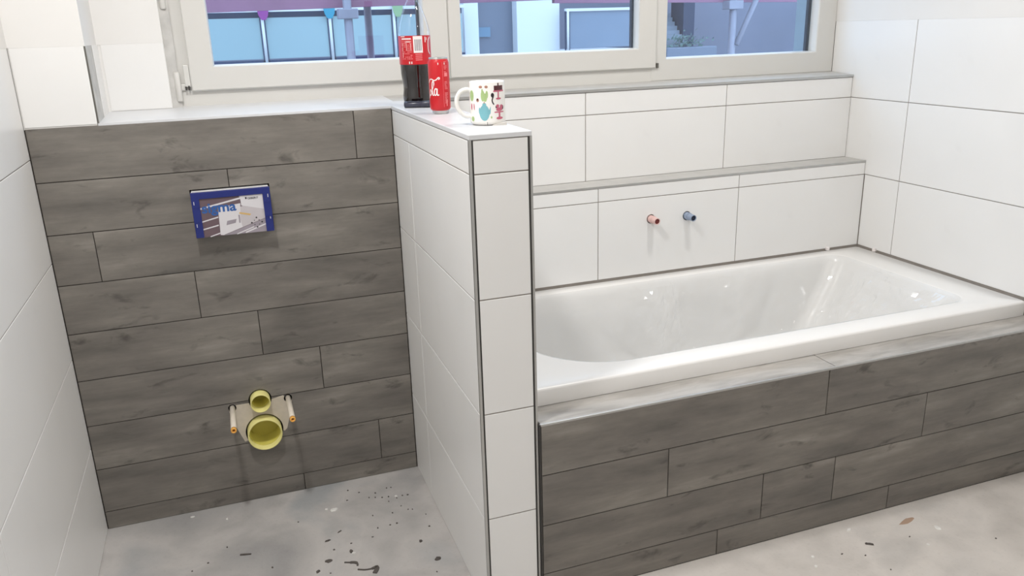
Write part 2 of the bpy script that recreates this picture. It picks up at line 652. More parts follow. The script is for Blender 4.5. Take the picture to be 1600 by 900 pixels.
wt = link('wall_bath', boxes((W + T - 0.02, XR + SUB, Y1 + SUB, Y2 + 0.004, 0, ZL - 0.004)), 'grout_w', label='low white tiled ledge wall behind the bathtub', cat='wall', kind='structure')
bt = []
n0 = len(wt.children)
row_tiles(wt, 'front', Y1, cutspans(W + T, XR - 0.001, [1.7758, 2.3778]), 0.5995, ZJ - TP)
row_tiles(wt, 'front', Y1, cutspans(W + T, XR - 0.001, [1.7758, 2.3778]), ZJ - TP, ZL - 0.006)
link('ledge_slab', boxes((W + T, XR - 0.001, Y1 + 0.002, Y2 - 0.0005, ZL - 0.004, ZL + 0.001)), 'ledge', wt)
link('edge_profile', boxes((W + T, XR - 0.001, Y1 - 0.001, Y1 + 0.004, ZL - 0.006, ZL + 0.0015)), 'metal', wt)
SUP = [(1.9944, 0.8136), (2.1493, 0.8099)]
sup_cut = [(x, z, 0.0175) for x, z in SUP]
for o in [c for c in wt.children if c.name.startswith('tile')]:
    p = o.matrix_basis.translation
    if 1.7 < p.x < 1.8 and p.z < 0.7:
        cut(o, cyl_cutter(sup_cut, Y1 - 0.02, Y1 + 0.06, 24))
cut(wt, cyl_cutter(sup_cut, Y1 - 0.02, Y1 + 0.06, 24))

# outer wall around the window (below, above, left)
link('wall_outer', boxes((-0.1, XR + 0.1, 0.32, 0.45, -3.0, 1.295), (-0.1, XR + 0.1, 0.32, 0.45, 2.27, CEIL + 0.1), (-0.1, 0.384, 0.32, 0.45, 1.295, 2.27), (XR - 0.005, XR + 0.1, 0.32, 0.45, 1.295, 2.27),
                         (0.378, XR, 0.30, 0.33, 2.265, CEIL)),
     'plaster', label='outer wall around the window opening', cat='wall', kind='structure')

# ------------------------------------------------------------------ partition between toilet and bath
pa = link('wall_partition', boxes((W + SUB, W + T - SUB, -LP + SUB, Y2 + 0.003, 0, ZT - 0.006)), 'grout_w', label='short white tiled partition wall between toilet and bathtub', cat='wall', kind='structure')
PROWS = [(ZJ, ZT - 0.008)] + ROWS[1:]
E_ = 0.009
for i, (z0, z1) in enumerate(PROWS):
    row_tiles(pa, 'left', W, cutspans(-LP + E_ - 0.002, -0.0005, [] if i == 0 else [-0.2135]), z0, z1)
    row_tiles(pa, 'front', -LP, [(W + E_, W + T - E_ + 0.001)], z0, z1)
    row_tiles(pa, 'right', W + T, cutspans(-LP + E_, Y1 if z0 < ZL - 0.1 else Y2, [-0.2135]), z0, z1)
for x0, x1 in ((W - 0.0006, W + E_ - 0.003), (W + T - E_ + 0.004, W + T + 0.0006)):
    link('edge_profile', boxes((x0, x1, -LP - 0.0006, -LP + E_ - 0.003, 0, ZT - 0.007)), 'metal', pa)
for x0, x1 in ((W + E_ - 0.003, W + E_ + 0.0012), (W + T - E_ - 0.0002, W + T - E_ + 0.004)):
    link('profile_gap', boxes((x0, x1, -LP + 0.0006, -LP + 0.004, 0, ZT - 0.008)), 'dkmetal', pa)
cap = link('cap_slab', boxes((W - 0.0005, W + T + 0.0005, -LP - 0.001, Y2 + 0.004, ZT - 0.0075, ZT + 0.0045), bev=0.0015), 'sill', pa)
CAPZ = ZT + 0.0045

# ------------------------------------------------------------------ bath front panel in planks
bp = thing('bath_panel', 'grey wood-look plank panel closing the front of the bathtub', 'bath panel', (W + T, YP, 0))
link('core', boxes((W + T + 0.004, XR - 0.001, YP + SUB, YP + 0.035, 0, ZP - 0.004), (W + T + 0.004, XR - 0.001, YP + SUB, -0.70, ZP - 0.02, ZP - 0.0025)), 'grout_d', bp)
PJ = [[2.0959], [1.5666, 2.4855], [1.8898, 2.1508], [1.7402, 2.3772]]
PZ = [ZP - 0.003, 0.3927, 0.2398, 0.0869, 0.002]
for i in range(4):
    for a, b in cutspans(W + T + 0.006, XR - 0.002, PJ[i]):
        slab('plank', 'front', (a + GD / 2, YP, PZ[i + 1] + GD / 2), b - a - GD, PZ[i] - PZ[i + 1] - GD, 'wood', bp, bev=0.0008)
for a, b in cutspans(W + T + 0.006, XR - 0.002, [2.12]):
    slab('plank', 'up', (a + GD / 2, YP + 0.006, ZP), b - a - GD, 0.125, 'wood_dust_sheen', bp, bev=0.0008)
link('edge_profile', boxes((W + T + 0.004, XR - 0.002, YP - 0.0008, YP + 0.006, ZP - 0.006, ZP + 0.0006), bev=0.0012), 'metal', bp)
link('edge_profile', boxes((W + T + 0.0012, W + T + 0.006, YP - 0.0008, YP + 0.004, 0.0, ZP)), 'dkmetal', bp)

# ------------------------------------------------------------------ bathtub
TX0, TX1, TY0, TY1, TZ = W + T + 0.002, XR - 0.002, -0.747, Y1 - 0.0015, 0.5935


def rrect(x0, x1, y0, y1, rads, z, n=10):
    """Rounded rectangle; rads for corners (x0y0, x1y0, x1y1, x0y1)."""
    pts = []
    cs = [(x0, y0, 1, 1, math.pi), (x1, y0, -1, 1, 1.5 * math.pi), (x1, y1, -1, -1, 0.0), (x0, y1, 1, -1, 0.5 * math.pi)]
    for (cx, cy, sx, sy, a0), r in zip(cs, rads):
        ox, oy = cx + sx * r, cy + sy * r
        for i in range(n + 1):
            a = a0 + (math.pi / 2) * i / n
            pts.append((ox + r * math.cos(a), oy + r * math.sin(a), z))
    return pts


def loft(rings, close_last=True):
    bm = bmesh.new()
    vr = [[bm.verts.new(p) for p in r] for r in rings]
    n = len(vr[0])
    for a, b in zip(vr, vr[1:]):
        for i in range(n):
            bm.faces.new((a[i], a[(i + 1) % n], b[(i + 1) % n], b[i]))
    if close_last:
        bm.faces.new(vr[-1])
    return bm


s4 = lambda r: (r, r, r, r)
INNER = [  # x0 x1 y0 y1 radii z
    (1.284, 2.842, -0.666, -0.008, (0.26, 0.07, 0.06, 0.12), TZ),
    (1.290, 2.836, -0.661, -0.012, (0.26, 0.07, 0.06, 0.12), TZ - 0.0015),
    (1.297, 2.828, -0.655, -0.017, (0.26, 0.07, 0.06, 0.12), TZ - 0.005),
    (1.303, 2.820, -0.650, -0.022, (0.26, 0.07, 0.06, 0.12), TZ - 0.012),
    (1.309, 2.810, -0.646, -0.027, (0.26, 0.07, 0.06, 0.12), TZ - 0.028),
    (1.330, 2.775, -0.636, -0.040, (0.25, 0.07, 0.06, 0.12), TZ - 0.09),
    (1.390, 2.665, -0.612, -0.066, (0.22, 0.08, 0.07, 0.13), TZ - 0.25),
    (1.440, 2.585, -0.590, -0.092, (0.18, 0.09, 0.08, 0.14), TZ - 0.35),
    (1.490, 2.520, -0.560, -0.130, (0.15, 0.10, 0.09, 0.13), TZ - 0.400),
    (1.560, 2.440, -0.500, -0.200, (0.11, 0.10, 0.09, 0.10), TZ - 0.415),
]
rings = [rrect(TX0, TX1, TY0, TY1, s4(0.012), ZP + 0.001),
         rrect(TX0, TX1, TY0, TY1, s4(0.012), TZ - 0.008),
         rrect(TX0 + 0.002, TX1 - 0.002, TY0 + 0.002, TY1 - 0.002, s4(0.012), TZ - 0.003),
         rrect(TX0 + 0.007, TX1 - 0.007, TY0 + 0.007, TY1 - 0.007, s4(0.012), TZ)]
rings += [rrect(*q) for q in INNER]
tub = thing('bathtub', 'white built-in bathtub lined with clear plastic film', 'bathtub', ((TX0 + TX1) / 2, (TY0 + TY1) / 2, 0))
link('tub_shell', me_from(loft(rings), smooth=True), 'enamel', tub)
for f in tub.children[0].data.polygons:
    f.use_smooth = True
link('waste_plug', (lambda m: m)(lathe([(0.0, 0.0), (0.026, 0.0), (0.030, 0.002), (0.028, 0.005), (0.0, 0.006)], 24, caps=False)), 'metal', tub).location = (1.75, -0.35, TZ - 0.414)

# crumpled clear film lying over the inside of the tub
from mathutils import noise as mnoise
bm = bmesh.new()
NS = 300
prof_t = [1.0, 2.0, 3.0, 4.0] + [4.0 + 0.2 * i for i in range(1, 5)] + [5.0 + 0.1 * i for i in range(0, 11)] + [6.15 + 0.15 * i for i in range(8)]


def resample(pts, n):
    """Even spacing along a closed ring, so the straight sides carry creases too."""
    P = [Vector(p) for p in pts]
    P.append(P[0])
    L = [0.0]
    for a_, b_ in zip(P, P[1:]):
        L.append(L[-1] + (b_ - a_).length)
    out, k_ = [], 0
    for i_ in range(n):
        d_ = L[-1] * i_ / n
        while L[k_ + 1] < d_:
            k_ += 1
        out.append(P[k_].lerp(P[k_ + 1], (d_ - L[k_]) / max(1e-9, L[k_ + 1] - L[k_])))
    return out


dense = [resample(rrect(*q[:5], q[5], n=16), NS) for q in INNER]
grid = []
for ti, t in enumerate(prof_t):
    i = min(int(t), len(INNER) - 2)
    f = t - i
    ring = []
    for p, q in zip(dense[i], dense[i + 1]):
        P = Vector(p).lerp(Vector(q), f)
        c = Vector((2.06, -0.34, P.z + 0.12))
        d = (c - P).normalized()
        h = 1.3 * mnoise.voronoi(Vector((P.x * 8, P.y * 8, P.z * 8)))[0][0] + 0.35 * mnoise.voronoi(Vector((P.x * 23, P.y * 23, P.z * 23)))[0][0]
        mask = max(0.0, mnoise.noise(Vector((P.x * 3.3 + 5, P.y * 3.3, P.z * 3)))) * 2.2
        amp = (0.004 + 0.050 * min(1.0, mask)) * min(1.0, max(0, t - 2.5) * 0.5)
        P = P + d * (0.004 + max(-0.0015, amp * (abs(h) + 0.15)))
        ring.append(bm.verts.new(P))
    grid.append(ring)
n = len(grid[0])
for a, b in zip(grid, grid[1:]):
    for i in range(n):
        bm.faces.new((a[i], a[(i + 1) % n], b[(i + 1) % n], b[i]))
link('protective_film', me_from(bm, smooth=False), 'film', tub, label='crumpled clear plastic film')

# ------------------------------------------------------------------ window
win = thing('window_1', 'wide white three-part plastic window above the half-height walls', 'window', ((0.385 + XR) / 2, YW, 1.30), kind='structure')


def ring_frame(rings):
    """rings: (x0,x1,z0,z1,y) closed loop of rectangular rings."""
    bm = bmesh.new()
    vr = [[bm.verts.new(p) for p in ((x0, y, z0), (x1, y, z0), (x1, y, z1), (x0, y, z1))] for x0, x1, z0, z1, y in rings]
    m = len(vr)
    for k in range(m):
        a, b = vr[k], vr[(k + 1) % m]
        for i in range(4):
            bm.faces.new((a[i], a[(i + 1) % 4], b[(i + 1) % 4], b[i]))
    return me_from(bm)


def profile(x0, x1, z0, z1, ix0, ix1, iz0, iz1, yf, yb):
    e = 0.004
    return ring_frame([(x0, x1, z0, z1, yf + e), (x0 + e, x1 - e, z0 + e, z1 - e, yf), (ix0 - 0.006, ix1 + 0.006, iz0 - 0.006, iz1 + 0.006, yf),
                       (ix0 - 0.003, ix1 + 0.003, iz0 - 0.003, iz1 + 0.003, yf + 0.004), (ix0, ix1, iz0, iz1, yf + 0.022), (ix0, ix1, iz0, iz1, yb), (x0, x1, z0, z1, yb)])


FF = 0.298
link('outer_frame', boxes((0.379, 2.13, FF, 0.37, 1.297, 1.372), (0.379, 0.462, FF, 0.37, 1.372, 2.19), (0.379, 2.13, FF, 0.37, 2.19, 2.268), (1.275, 1.335, FF + 0.01, 0.37, 1.372, 2.19), bev=0.002), 'pvc', win)
link('fixed_frame', profile(2.115, XR + 0.0005, 1.297, 2.268, 2.1886, 2.890, 1.385, 2.18, FF - 0.001, 0.37), 'pvc', win)
g3 = link('pane', boxes((2.18, 2.90, 0.335, 0.341, 1.376, 2.19)), 'glass', win)
link('spacer_bar', ring_frame([(2.183, 2.897, 1.379, 2.187, 0.343), (2.188, 2.876, 1.384, 2.17, 0.343), (2.188, 2.876, 1.384, 2.17, 0.358), (2.183, 2.897, 1.379, 2.187, 0.358)]), 'gasket', win)
for x0, x1, ix0, ix1, yf in ((0.4413, 1.306, 0.5201, 1.2145, 0.281), (1.3075, 2.134, 1.3574, 2.0533, 0.285)):
    s = link('sash', profile(x0, x1, 1.348, 2.215, ix0, ix1, 1.4265, 2.135, yf, 0.345), 'pvc', win)
    link('pane', boxes((ix0 - 0.01, ix1 + 0.01, 0.318, 0.324, 1.417, 2.145)), 'glass', s)
    link('spacer_bar', ring_frame([(ix0 - 0.008, ix1 + 0.008, 1.419, 2.143, 0.326), (ix0, ix1 - 0.008, 1.426, 2.13, 0.326), (ix0, ix1 - 0.008, 1.426, 2.13, 0.343), (ix0 - 0.008, ix1 + 0.008, 1.419, 2.143, 0.343)]), 'gasket', s)
# hinges
hm = lathe([(0.008, 0.0), (0.0095, 0.003), (0.0095, 0.088), (0.007, 0.092)], 16)
link('hinge_cover', hm, 'pvc', win).location = (0.402, 0.288, 1.318)
link('hinge_cover', hm.copy(), 'pvc', win).location = (0.392, 0.285, 1.60)
link('hinge_bracket', boxes((0.424, 0.4405, 0.284, 0.300, 1.362, 1.43), (0.410, 0.426, 0.290, 0.30, 1.352, 1.372), bev=0.0015), 'pvc', win)
link('hinge_pin', boxes((0.4225, 0.4275, 0.281, 0.290, 1.352, 1.364), (0.4320, 0.4370, 0.281, 0.290, 1.352, 1.366)), 'dkmetal', win)
link('hinge_pin', boxes((2.139, 2.147, 0.288, 0.2985, 1.348, 1.367), bev=0.0015), 'silver', win)
bm = bmesh.new()
bmesh.ops.create_grid(bm, x_segments=6, y_segments=60, size=0.5)
for v in bm.verts:
    x, z = 0.377 + (v.co.x + 0.5) * 0.03, ZT + 0.014 + (v.co.y + 0.5) * 0.9
    v.co = (x, 0.290 + 0.006 * mnoise.noise(Vector((x * 60, 0, z * 25))) + (0.407 - x) * -0.35, z)
link('filler_joint', me_from(bm, smooth=True), 'raw', win)
# outside window board and shutter guide at the right
link('outer_board', boxes((0.30, XR, 0.371, 0.55, 1.330, 1.345)), plain('outer_board_paint', (80, 104, 136), 0.4), win)
link('guide_rail', boxes((2.915, 2.955, 0.372, 0.47, 1.34, 2.27)), plain('guide_rail_paint', (140, 156, 166), 0.4), win)

# ------------------------------------------------------------------ toilet rough-in
M['yellow'] = plain('yellow_plastic', (236, 228, 150), 0.4, var=0.02)
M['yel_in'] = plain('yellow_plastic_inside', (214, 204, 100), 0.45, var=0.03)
M['pad'] = plain('beige_sealing_pad', (204, 194, 178), 0.8, var=0.05, scale=40)
M['sleeve'] = plain('cream_plastic_sleeve', (234, 224, 208), 0.45)
M['orange'] = plain('orange_plastic', (240, 176, 84), 0.5)
def arc(cx, cz, r_, a0, a1, n=14):
    return [(cx + r_ * math.cos(math.radians(a0 + (a1 - a0) * i / n)), cz + r_ * math.sin(math.radians(a0 + (a1 - a0) * i / n))) for i in range(n + 1)]


pad_poly = ([(0.4425, 0.3600)] + arc(0.5197, 0.366, 0.0367, 190, 352) + [(0.594, 0.3680)] + arc(0.6085, 0.355, 0.0140, 145, 330, 8) + [(0.6180, 0.335), (0.606, 0.285), (0.594, 0.246), (0.585, 0.238)]
            + arc(0.5212, 0.252, 0.0607, -10, 205, 20) + [(0.455, 0.224), (0.430, 0.292), (0.4190, 0.340)] + arc(0.4301, 0.352, 0.0130, 225, 385, 8))
pad = link('sealing_pad', prism(pad_poly, 0.0014), 'pad', label='flat beige pad between the yellow drain pipe and threaded rods', cat='pad')
pad.matrix_basis = Matrix(((1, 0, 0, 0), (0, 0, -1, -0.0002), (0, 1, 0, 0), (0, 0, 0, 1)))
dr = thing('drain_pipe', 'large open yellow drain connector, lower of the two yellow pipes', 'pipe', (0.5212, 0.0, 0.252))
link('collar', pipe_y(0.5212, 0.252, 0.08, -0.036, 0.0555, 0.0505, 0.10, 48, 0.002), 'yellow', dr)
link('inner_sleeve', pipe_y(0.5212, 0.252, 0.079, -0.010, 0.0503, 0.0478, 0.07, 48, 0.001), 'yel_in', dr)
fl = thing('flush_pipe', 'small open yellow flush connector above the large drain pipe', 'pipe', (0.5197, 0.0, 0.366))
link('collar', pipe_y(0.5197, 0.366, 0.08, -0.036, 0.0318, 0.0285, 0.10, 40, 0.0015), 'yellow', fl)
link('inner_sleeve', pipe_y(0.5197, 0.366, 0.079, 0.0, 0.0283, 0.0262, 0.06, 40, 0.001), 'yel_in', fl)
for x, z, word in ((0.4301, 0.352, 'left'), (0.6085, 0.355, 'right')):
    r = thing('mounting_rod', 'cream sleeved mounting rod with orange tip, %s of the yellow pipes' % word, 'rod', (x, 0.0, z), group='toilet mounting rods')
    link('sleeve', pipe_y(x, z, 0.06, -0.165, 0.0085, 0.0062, 0.02, 20, 0.0008), 'sleeve', r)
    link('rod_tip', pipe_y(x, z, -0.160, -0.172, 0.0088, 0.0045, 0.012, 20, 0.0008), 'orange', r)

# ------------------------------------------------------------------ flush plate protection box with printed card
M['blue'] = plain('blue_plastic', (28, 40, 112), 0.4, var=0.03)
M['whitep'] = plain('white_plastic', (214, 214, 214), 0.5)
fb = thing('flush_plate_box', 'blue frame box with printed card covering the flush plate opening', 'cover box', (0.5145, 0.0, 0.94))
bx0, bx1, bz0, bz1, byf = 0.402, 0.6285, 0.939, 1.0755, -0.044
link('body', boxes((bx0 + 0.002, bx1 - 0.002, -0.036, 0.045, bz0 + 0.003, bz1 - 0.001), bev=0.001), 'whitep', fb)
bar = 0.0225
blue = link('frame', boxes((bx0, bx0 + bar, byf, byf + 0.014, bz0, bz1), (bx1 - bar, bx1, byf, byf + 0.014, bz0, bz1), (bx0 + bar - 0.0012, bx1 - bar + 0.0012, byf + 0.0002, byf + 0.0138, bz1 - 0.0195, bz1 - 0.0002), bev=0.001), 'blue', fb)
for x, z in ((bx0 + 0.006, 1.040), (bx0 + 0.006, 0.972), (bx1 - 0.008, 1.045), (bx1 - 0.008, 0.978)):
    link('clip', boxes((x, x + 0.0018, byf - 0.0008, byf + 0.001, z, z + 0.010)), 'whitep', blue)
for x, z in ((bx0 + 0.002, 1.030), (bx0 + 0.002, 0.985), (bx1 - 0.020, 1.030), (bx1 - 0.020, 0.985)):
    link('clip_tab', boxes((x, x + 0.018, byf - 0.0012, byf + 0.001, z, z + 0.005)), 'blue', blue)
cx0, cx1, cz0, cz1, cy = bx0 + bar - 0.001, bx1 - bar + 0.001, bz0 + 0.0005, bz1 - 0.019, byf + 0.004
M['card'] = plain('card_mauve', (104, 86, 92), 0.35, var=0.04)
M['card_l'] = plain('card_light', (190, 184, 187), 0.35, var=0.03)
M['card_w'] = plain('card_white', (212, 209, 212), 0.35, var=0.01)
M['card_g'] = plain('card_grey', (150, 142, 150), 0.35, var=0.05)
M['ink'] = plain('card_blue_ink', (48, 92, 158), 0.4)
M['black'] = plain('black_ink', (34, 34, 36), 0.5)
M['amber'] = plain('card_amber', (206, 172, 110), 0.4)
card = link('printed_card', boxes((cx0, cx1, cy, cy + 0.006, cz0, cz1)), 'card', fb, label='printed card with blue lettering')


def flat(name, poly, mat, parent, lift):
    """Flat print on the card: polygon given in card units (0..1 across, 0..1 up)."""
    wv, hv = cx1 - cx0, cz1 - cz0
    me = prism([(cx0 + u * wv, cz0 + v * hv) for u, v in poly], 0.0001)
    o = link(name, me, mat, parent)
    o.matrix_basis = Matrix(((1, 0, 0, 0), (0, 0, -1, cy - lift), (0, 1, 0, 0), (0, 0, 0, 1)))
    return o


flat('print', [(0.27, 0.05), (0.33, 0.02), (1.0, 0.36), (1.0, 1.0), (0.62, 1.0), (0.66, 0.72), (0.28, 0.62)], 'card_l', card, 0.0001)
flat('print', [(0.26, 0.01), (0.33, 0.01), (1.0, 0.35), (1.0, 0.0), (0.3, 0.0)], 'card_g', card, 0.0002)
for a in ((0.0, 0.74, 0.66, 0.94, 0.022), (0.0, 0.40, 0.26, 0.49, 0.016), (0.0, 0.20, 0.25, 0.28, 0.016), (0.10, 0.0, 0.26, 0.07, 0.014), (0.66, 0.02, 1.0, 0.20, 0.018), (0.52, 0.0, 0.80, 0.15, 0.014)):
    flat('print', [(a[0], a[1] - a[4]), (a[2], a[3] - a[4]), (a[2], a[3] + a[4]), (a[0], a[1] + a[4])], 'card_w', card, 0.0003)
flat('print', [(0.26, 0.02), (0.275, 0.74), (0.63, 0.80), (0.60, 0.38), (0.62, 0.17), (0.31, 0.01)], 'card_w', card, 0.0004)
flat('print', [(0.64, 0.99), (0.99, 0.99), (0.99, 0.60), (0.64, 0.74)], 'card_w', card, 0.0004)
flat('print', [(0.37, 0.26), (0.52, 0.30), (0.54, 0.40), (0.39, 0.37)], 'card_g', card, 0.0005)
flat('print', [(0.575, 0.29), (0.595, 0.29), (0.60, 0.50), (0.575, 0.50)], 'card_g', card, 0.0005)
flat('print', [(0.59, 0.53), (0.76, 0.46), (0.78, 0.50), (0.60, 0.57)], 'amber', card, 0.0005)
for k in range(8):
    aa = k * math.pi / 4
    cxn, czn, rr = 0.855, 0.26, (0.11 if k % 2 == 0 else 0.07)
    u, v = cxn + rr * 0.75 * math.cos(aa), czn + rr * 1.15 * math.sin(aa)
    s = 0.017 if k % 2 == 0 else 0.010
    flat('print', [(u - s, v), (u, v - s * 1.5), (u + s, v), (u, v + s * 1.5)], 'black', card, 0.0006)
tm = text_mesh('sigma', 0.041, 0.00008, 0.0011)
o = link('lettering', tm, 'ink', card)
xs = [v.co.x for v in tm.vertices]
sc_ = 0.098 / (max(xs) - min(xs))
o.matrix_basis = Matrix(((sc_, 0, 0, cx0 + 0.004), (0, 0, -1, cy - 0.0007), (0, 1, 0, cz0 + 0.0735), (0, 0, 0, 1)))
tm = text_mesh('GEBERIT', 0.0085, 0.00006, 0.0002)
o = link('lettering', tm, 'black', card)
o.matrix_basis = Matrix(((1, 0, 0, cx1 - 0.046), (0, 0, -1, cy - 0.0007), (0, 1, 0, cz1 - 0.0135), (0, 0, 0, 1)))
flat('print', [(0.715, 0.895), (0.74, 0.895), (0.74, 0.945), (0.715, 0.945)], 'black', card, 0.0006)

# ------------------------------------------------------------------ tap connections over the bath
M['red_c'] = plain('pink_red_plastic', (226, 190, 184), 0.35)
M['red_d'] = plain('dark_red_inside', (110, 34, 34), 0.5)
M['blue_c'] = plain('blue_grey_plastic', (146, 160, 182), 0.35)
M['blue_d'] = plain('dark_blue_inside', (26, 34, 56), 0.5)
for (x, z), c, d, lab in ((SUP[0], 'red_c', 'red_d', 'short red plastic water pipe stub above the bathtub'), (SUP[1], 'blue_c', 'blue_d', 'short blue plastic water pipe stub above the bathtub')):
    t = thing('pipe_stub', lab, 'pipe', (x, Y1, z), group='tap connections above the bathtub')
    link('plug_body', pipe_y(x, z, Y1 + 0.05, Y1 - 0.050, 0.0125, 0.0098, 0.045, 24, 0.001), c, t)
    link('flange', pipe_y(x, z, Y1 + 0.02, Y1 - 0.020, 0.0145, 0.0120, 0.002, 24, 0.001), c, t)
    link('bore', lathe([(0.0, 0.0), (0.0096, 0.0), (0.0096, 0.006), (0.0, 0.006)], 20, caps=False), d, t).matrix_basis = Matrix(((1, 0, 0, x), (0, 0, -1, Y1 - 0.041), (0, 1, 0, z), (0, 0, 0, 1)))

# ------------------------------------------------------------------ bottle, can, mug, marker, wedge on the partition
M['pet'] = clear('clear_bottle_plastic', (0.98, 0.985, 0.99), 0.7, 0.04)
M['cola'] = plain('dark_cola', (20, 11, 9), 0.06, spec=0.6)
M['red'] = plain('red_print', (198, 26, 36), 0.3, var=0.02)
M['lblw'] = plain('white_print', (238, 232, 230), 0.4)
M['lblp'] = plain('pink_print', (232, 130, 132), 0.4)
M['greyp'] = plain('grey_print', (150, 146, 150), 0.4)


def face_angle(x, y):
    return math.atan2(CAM.y - y, CAM.x - x)


def on_cyl(polys, radius, phi0, lift=0.0004):
    """Flat print wrapped on an upright cylinder; polygons in (s to the viewer's right, height), metres."""
    bm = bmesh.new()
    for poly in polys:
        vs = [bm.verts.new((s, h, 0)) for s, h in poly]
        bm.faces.new(vs)
    bmesh.ops.triangulate(bm, faces=[f for f in bm.faces if len(f.verts) > 4])
    for _ in range(3):
        es = [e for e in bm.edges if abs(e.verts[0].co.x - e.verts[1].co.x) > radius * 0.2]
        if not es:
            break
        bmesh.ops.subdivide_edges(bm, edges=es, cuts=1, use_grid_fill=True)
        bmesh.ops.triangulate(bm, faces=bm.faces)
    for v in bm.verts:
        s, h = v.co.x, v.co.y
        r = (radius(h) if callable(radius) else radius) + lift
        a = phi0 + s / r
        v.co = (r * math.cos(a), r * math.sin(a), h)
    me = bpy.data.meshes.new('print')
    bm.normal_update()
    bm.to_mesh(me)
    bm.free()
    return me


def rc(s0, s1, h0, h1):
    return [(s0, h0), (s1, h0), (s1, h1), (s0, h1)]


def blob(cx, cz, rx, rz, n=14, a0=0.0):
    return [(cx + rx * math.cos(a0 + 2 * math.pi * i / n), cz + rz * math.sin(a0 + 2 * math.pi * i / n)) for i in range(n)]


def stroke(pts, w):
    """Ribbon quads along a pen path; w is a width or list of widths."""
    out = []
    pts = [Vector((p[0], p[1])) for p in pts]
    nr = []
    for i, p in enumerate(pts):
        d = (pts[min(i + 1, len(pts) - 1)] - pts[max(0, i - 1)])
        d = d.normalized() if d.length > 0 else Vector((1, 0))
        nr.append(Vector((-d.y, d.x)))
    ww = [w[i] if isinstance(w, (list, tuple)) else w for i in range(len(pts))]
    for i in range(len(pts) - 1):
        a, b = pts[i], pts[i + 1]
        out.append([tuple(a - nr[i] * ww[i] / 2), tuple(b - nr[i + 1] * ww[i + 1] / 2), tuple(b + nr[i + 1] * ww[i + 1] / 2), tuple(a + nr[i] * ww[i] / 2)])
    return out


def smooth_path(pts, k=5):
    out = []
    P = [Vector(p) for p in pts]
    for i in range(len(P) - 1):
        p0, p1, p2, p3 = P[max(i - 1, 0)], P[i], P[i + 1], P[min(i + 2, len(P) - 1)]
        for j in range(k):
            t = j / k
            out.append(tuple(0.5 * ((2 * p1) + (-p0 + p2) * t + (2 * p0 - 5 * p1 + 4 * p2 - p3) * t * t + (-p0 + 3 * p1 - 3 * p2 + p3) * t ** 3)))
    out.append(tuple(P[-1]))
    return out


# --- cola bottle
BX, BY = 1.106, -0.045
bot = thing('cola_bottle', 'half-empty clear cola bottle with red label by the window', 'bottle', (BX, BY, CAPZ))
bprof = [(0.0, 0.006), (0.022, 0.004), (0.034, 0.0), (0.040, 0.003), (0.0445, 0.012), (0.0465, 0.024), (0.0455, 0.036), (0.0435, 0.050), (0.0435, 0.060), (0.0455, 0.078), (0.0482, 0.098), (0.0488, 0.118), (0.0488, 0.214),
         (0.0480, 0.224), (0.0450, 0.238), (0.0395, 0.254), (0.0325, 0.270), (0.0250, 0.284), (0.0185, 0.294), (0.0140, 0.301), (0.0132, 0.306)]
bprof = [(q, h if h < 0.215 else 0.214 + (h - 0.214) * 1.16) for q, h in bprof]
o = link('shell', lathe(bprof, 48, caps=False), 'pet', bot)
o.location = (BX, BY, CAPZ)
lprof = [(0.0, 0.007)] + [(r - 0.0012, h + 0.001) for r, h in bprof[1:12]] + [(0.0475, 0.150), (0.0, 0.150)]
link('cola', lathe(lprof, 48, caps=False), 'cola', bot, label='dark cola').location = (BX, BY, CAPZ)
lab = link('label', lathe([(0.0491, 0.126), (0.0491, 0.2095)], 48, caps=False), 'red', bot, label='red printed label')
lab.location = (BX, BY, CAPZ)
ph = face_angle(BX, BY)


def bprint(polys, mat):
    p = link('print', on_cyl(polys, 0.0491, ph), mat, lab, kind='stuff')
    p.location = (BX, BY, CAPZ)
    return p


bprint([rc(-0.004, 0.025, 0.160, 0.2085)], 'lblw')
bprint([rc(0.000 + 0.0022 * i, 0.0012 + 0.0022 * i + (0.0006 if i % 3 == 0 else 0), 0.166, 0.199) for i in range(10)], 'greyp')
bprint([rc(0.001, 0.022, 0.138 + 0.0055 * i, 0.1405 + 0.0055 * i) for i in range(4)], 'lblp')
tx = []
random.seed(3)
for i in range(12):
    h = 0.142 + i * 0.0050
    s = -0.044
    while s < -0.009:
        w = random.uniform(0.002, 0.006)
        if random.random() < 0.75:
            tx.append(rc(s, min(s + w, -0.008), h, h + 0.0022))
        s += w + 0.0015
bprint(tx, 'lblp')
bprint([rc(-0.043, -0.010, 0.1995, 0.203), rc(-0.030, -0.012, 0.191, 0.1945), rc(-0.046, -0.030, 0.2065, 0.2085)] + stroke([(-0.040, 0.147), (-0.040, 0.188), (-0.026, 0.188), (-0.026, 0.168), (-0.012, 0.168), (-0.012, 0.188)], 0.0011), 'lblw')
bprint([rc(-0.020, -0.017, 0.128, 0.135), rc(-0.013, -0.010, 0.128, 0.135), rc(0.034, 0.037, 0.190, 0.206), rc(0.040, 0.042, 0.196, 0.204)], 'lblw')
bprint(stroke(smooth_path([(0.058, 0.205), (0.050, 0.196), (0.0475, 0.180), (0.049, 0.164), (0.056, 0.155)]), 0.0035), 'lblw')
link('cap', lathe([(0.0, 0.300), (0.0150, 0.300), (0.0152, 0.302), (0.0150, 0.319), (0.0138, 0.321), (0.0, 0.321)], 36, caps=False), 'red', bot).location = (BX, BY, CAPZ + 0.0145)
link('neck_ring', lathe([(0.0135, 0.293), (0.0172, 0.2945), (0.0172, 0.2965), (0.0135, 0.298)], 32, caps=False), 'pet', bot).location = (BX, BY, CAPZ + 0.0145)

